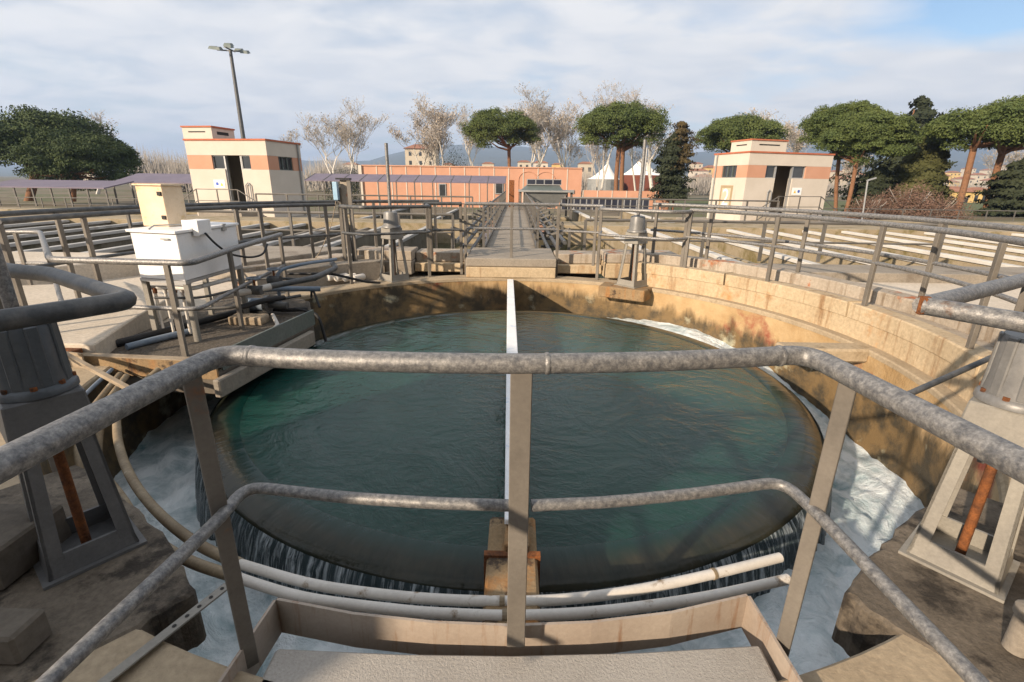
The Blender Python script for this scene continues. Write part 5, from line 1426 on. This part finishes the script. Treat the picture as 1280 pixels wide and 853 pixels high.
def conifer(xc, yt, yb, wpx, Y, label, seed, mat, shape=.8, n=4200, name='conifer', ragged=.35, zb=-1.6, cat='conifer'):
    rg = np.random.default_rng(seed); n = int(n*2.2)
    top = aty(xc, yt, Y); k = Y/FPX*1.05
    hw = wpx*k/2; z0 = aty(xc, yb, Y).z
    root = thing(name, (top.x, Y, zb), label, cat)
    s = rg.random(n)**.8                       # 0 top, 1 base
    rmax = hw*np.clip(s**shape, 0, 1)*(1 - .25*(s > .93))
    tier = 1 + ragged*np.sin(s*44 + seed)*.75 + ragged*.6*np.sin(rg.random(n)*6.28)
    a = rg.random(n)*6.2832
    lob = 1 + ragged*.8*np.sin(3*a + 9*s + seed)
    q = rmax*tier*lob*(.55 + .45*rg.random(n)**.4)
    lean = .25*hw*np.sin(s*5 + seed)*ragged*2
    pos = np.stack([top.x + lean + q*np.cos(a), Y + q*np.sin(a), top.z + (z0 - top.z)*s - .10*q], 1)
    nr = np.stack([np.cos(a), np.sin(a), .5 + 0*a], 1) + rg.normal(size=(n, 3))*.5
    vs, fs = quads(pos, nr, hw*.062 + .05, rg, .45)
    np_mesh('crown', vs, fs, mat, root)
    MB().tube([(top.x, Y, zb), (top.x, Y, top.z - (top.z - z0)*.12)], [hw*.12, hw*.02], 8).build('trunk', 'bark_red', root, smooth=60)
    return root
conifer(853, 152, 215, 26, 50, 'dark ragged conifer with a brownish top left of the right hand tower', 12, 'conifer_brown', .3, 2600, ragged=.5)
conifer(844, 166, 248, 36, 49.5, 'dark ivy-like conifer body close in front of the brownish conifer', 22, 'conifer', .55, 3600, ragged=.4)
conifer(1147, 121, 250, 62, 60, 'tall dark irregular cedar between the two right hand stone pines', 13, 'conifer', .62, 4200, ragged=.75)
conifer(1165, 162, 262, 70, 46.5, 'smooth conical green cypress right of the tall dark cedar', 14, 'cypress', .62, 6500, ragged=.12, name='cypress', cat='cypress')
conifer(1100, 208, 262, 46, 46, 'low dark conifer at the foot of the tall cedar', 15, 'conifer', .5, 2600, ragged=.4)
conifer(1292, 196, 275, 66, 40, 'dark conifer cut off by the right edge of the frame', 16, 'conifer', .5, 4200, ragged=.35)

def bare_tree(xb, yb, xt, yt, wpx, Y, label, seed, leaf=.25, white=True, depth=6, zb=-1.6, stems=1):
    rn_ = random.Random(seed); rg = np.random.default_rng(seed)
    top = aty(xt, yt, Y); b_ = aty(xb, yb, Y); k = Y/FPX*1.05
    H = top.z - zb; W2 = wpx*k/2*.84
    root = thing('bare_tree', (b_.x, Y, zb), label, 'bare tree')
    big, fine = MB(), MB(); ends = []
    def grow(p, d, L, r_, lev):
        n_ = 3; pts = [p]
        for i in range(n_):
            d = (d + Vector((rn_.gauss(0, .09), rn_.gauss(0, .09), .07))).normalized()
            pts.append(pts[-1] + d*L/n_)
        if lev <= 2: big.tube(pts, [r_, r_*.86, r_*.74, r_*.62], 6)
        else: fine.tube([pts[0], pts[2], pts[3]], [r_, r_*.7, r_*.35], 3)
        if lev >= depth:
            ends.append(pts[-1]); return
        kids = 3 if lev < 4 else 4
        for j in range(kids):
            s = rn_.uniform(.35, 1.0) if j else 1.0
            q = pts[min(n_, max(1, int(round(s*n_))))]
            spread = .26 if lev == 0 else .38 if lev < 3 else .5
            nd = (d + Vector((rn_.gauss(0, spread), rn_.gauss(0, spread), rn_.uniform(.20, .70)))).normalized()
            grow(q, nd, L*rn_.uniform(.55, .80), max(.11*k, r_*rn_.uniform(.45, .62)), lev + 1)
    for s_ in range(stems):
        d0 = Vector(((top.x - b_.x)/H*.8 + rn_.uniform(-.16, .16)*(stems > 1), rn_.uniform(-.08, .08), 1)).normalized()
        grow(Vector((b_.x + .25*s_, Y, zb)), d0, H*.40, H*.0125*(1 if stems == 1 else .8), 0)
    # fit into the surveyed height and width
    zmax = max(v[2] for v in fine.v); xs = [v[0] for v in fine.v]
    cx0 = b_.x
    sz = (top.z - zb)/(zmax - zb); xs.sort()
    lo, hi = xs[int(len(xs)*.02)], xs[int(len(xs)*.98)]
    cxm = (lo + hi)/2; sx = 2*W2/(hi - lo)
    def fit(p):
        s = min(1, max(0, (p[2] - zb)/(zmax - zb)))
        return (b_.x + (p[0] - b_.x)*sx + s*(top.x - (b_.x + (cxm - b_.x)*sx)), Y + (p[1] - Y)*sx, zb + (p[2] - zb)*sz)
    big.fn = fit; fine.fn = fit
    big.build('trunk', 'bark_white' if white else 'twig', root, smooth=60, recalc=False)
    fine.build('twigs', 'twig', root, recalc=False)
    if leaf > 0:
        e = np.array([fit(p) for p in ends]); 
        m_ = int(len(e)*leaf*2.6)
        idx = rg.integers(0, len(e), m_)
        pos = e[idx] + rg.normal(size=(m_, 3))*k*1.6
        vs, fs = quads(pos, rg.normal(size=(m_, 3)), k*.55, rg)
        np_mesh('dry_leaves', vs, fs, 'dry_leaf', root)
    return root
bare_tree(420, 225, 424, 118, 88, 80, 'large pale-barked bare tree left of the orange building', 31, .35, stems=2)
bare_tree(536, 225, 537, 121, 72, 82, 'pale-barked bare tree with dry brown leaves behind the orange building, before the villa', 32, .8, stems=2)
bare_tree(590, 225, 592, 130, 34, 95, 'slender bare tree just left of the smaller stone pine', 33, .35)
bare_tree(664, 225, 664, 110, 54, 90, 'tall white-trunked bare tree right of the smaller stone pine', 34, .5, stems=2)
bare_tree(710, 225, 704, 128, 60, 88, 'leaning white-trunked bare tree left of the round-topped pine', 35, .55, stems=2)
bare_tree(752, 235, 758, 100, 46, 92, 'tall bare tree showing above the left half of the round-topped pine', 36, .6)
bare_tree(748, 240, 746, 150, 30, 70, 'short white-trunked bare tree close left of the twin pine trunks', 37, .2)
bare_tree(797, 235, 786, 104, 34, 96, 'thin bare tree showing above the centre of the round-topped pine', 38, .4)
bare_tree(815, 235, 824, 113, 50, 94, 'bare tree showing above the right half of the round-topped pine', 39, .5)
bare_tree(940, 235, 938, 133, 58, 98, 'bare tree showing above the flat pine behind the right hand tower', 40, .6)
bare_tree(992, 235, 994, 147, 40, 96, 'pinkish bare tree between the flat pine and the wide pine', 41, .9)
bare_tree(118, 225, 120, 140, 54, 90, 'faint bare tree behind the right shoulder of the dark left pine', 42, .3)
bare_tree(357, 225, 357, 160, 26, 120, 'small faint bare tree just right of the left tower roof', 43, .3)
bare_tree(1262, 262, 1270, 160, 44, 55, 'white-barked bare tree leaning among the far right pine trunks', 44, .2)
bare_tree(1160, 240, 1180, 150, 36, 90, 'faint bare tree behind the conical cypress', 45, .3)
bare_tree(1075, 240, 1078, 188, 30, 80, 'faint bare tree below the wide pine crown, left of the cedar', 46, .5)

# shrubs that read as single plants
def shrub(xc, yt, yb, wpx, Y, label, seed, mat, n=2600, zb=-1.6, size=.10):
    rg = np.random.default_rng(seed); n = int(n*2.4); size *= .6
    top = aty(xc, yt, Y); k = Y/FPX*1.05; hw = wpx*k/2
    root = thing('shrub', (top.x, Y, zb), label, 'shrub')
    H = top.z - zb
    d = rg.normal(size=(n, 3)); d /= np.linalg.norm(d, axis=1, keepdims=True); d[:, 2] = np.abs(d[:, 2])
    a = np.arctan2(d[:, 1], d[:, 0])
    q = (.55 + .45*rg.random((n, 1)))*(1 + .22*np.sin(3*a + seed) + .12*np.sin(7*a))[:, None]
    pos = np.array([top.x, Y, zb]) + d*q*np.array([hw, hw*.8, H])
    vs, fs = quads(pos, rg.normal(size=(n, 3)), size, rg, .35)
    np_mesh('foliage', vs, fs, mat, root)
    st_ = MB(); rn_ = random.Random(seed)
    for i in range(16):
        a_ = rn_.random()*6.28; e = Vector((top.x + hw*.7*math.cos(a_)*rn_.random(), Y + hw*.6*math.sin(a_), zb + H*rn_.uniform(.6, .95)))
        st_.tube([(top.x + rn_.uniform(-.2, .2), Y, zb), e], [.05, .015], 4)
    st_.build('stems', 'twig', root)
shrub(1140, 234, 275, 70, 36, 'brownish red bare shrub in front of the cypress', 51, 'red_bush', 5200, -.66, .10)
shrub(1090, 246, 275, 46, 35, 'lower reddish shrub beside the slim lamp post', 52, 'red_bush', 2600, -.66, .09)
shrub(1180, 244, 278, 56, 37, 'reddish shrub at the foot of the far right pine trunks', 53, 'red_bush', 2600, -.66, .10)
shrub(440, 214, 240, 60, 66, 'dark green shrub at the left end of the orange building', 54, 'conifer', 2600, -1.6, .16)
shrub(560, 188, 235, 70, 100, 'rounded dark evergreen shrub behind the orange building', 55, 'conifer', 2600, -1.6, .22)
shrub(1010, 262, 282, 46, 31.5, 'clipped dark green shrub right of the right hand tower', 56, 'conifer', 1800, -.66, .08)

# bare thickets too dense to count
def thicket(x0, x1, yt, Y, seed, n, mat='twig', zb=-1.6):
    rg = np.random.default_rng(seed); a, b = aty(x0, yt, Y), aty(x1, yt, Y)
    H = a.z - zb; m = MB(); rn_ = random.Random(seed)
    vs = []; fs = []
    for i in range(n):
        x = rn_.uniform(a.x, b.x); y = Y + rn_.uniform(0, 14); h = H*rn_.uniform(.45, 1.0)*(1 + .16*math.sin(x*.35))
        dx_, dy_ = rn_.gauss(0, .10)*h, rn_.gauss(0, .1)*h; w = .05 + .05*rn_.random()
        o = len(vs)
        z0 = zb + h*rn_.uniform(0, .5)
        vs += [(x - w, y, z0), (x + w, y, z0), (x + dx_, y + dy_, zb + h), (x, y + w*2, z0)]
        fs += [(o, o+1, o+2), (o+1, o+3, o+2), (o+3, o, o+2)]
    m.add(vs, fs)
    o = m.build('bare_wood', mat, recalc=False)
    tag(o, kind='stuff')
thicket(150, 240, 182, 110, 61, 2200)
thicket(370, 470, 196, 130, 62, 1800)
thicket(560, 745, 205, 140, 63, 2200)
thicket(840, 1010, 212, 150, 64, 2200)
thicket(1030, 1290, 222, 150, 65, 3200)

# ================================================================== HAZE
hz = bpy.data.materials.new('haze'); hz.use_nodes = True
t2 = hz.node_tree; t2.nodes.clear()
pv = t2.nodes.new('ShaderNodeVolumePrincipled'); pv.inputs['Color'].default_value = (.50, .68, 1.0, 1)
pv.inputs['Density'].default_value = HAZE; pv.inputs['Anisotropy'].default_value = .2
ou = t2.nodes.new('ShaderNodeOutputMaterial'); t2.links.new(pv.outputs[0], ou.inputs['Volume'])
MT['haze'] = hz
o = MB().box(-9000, 9000, -400, 5000, -2.8, 262).build('haze', 'haze', loc=(0, 0, -2.8)); tag(o, kind='stuff')
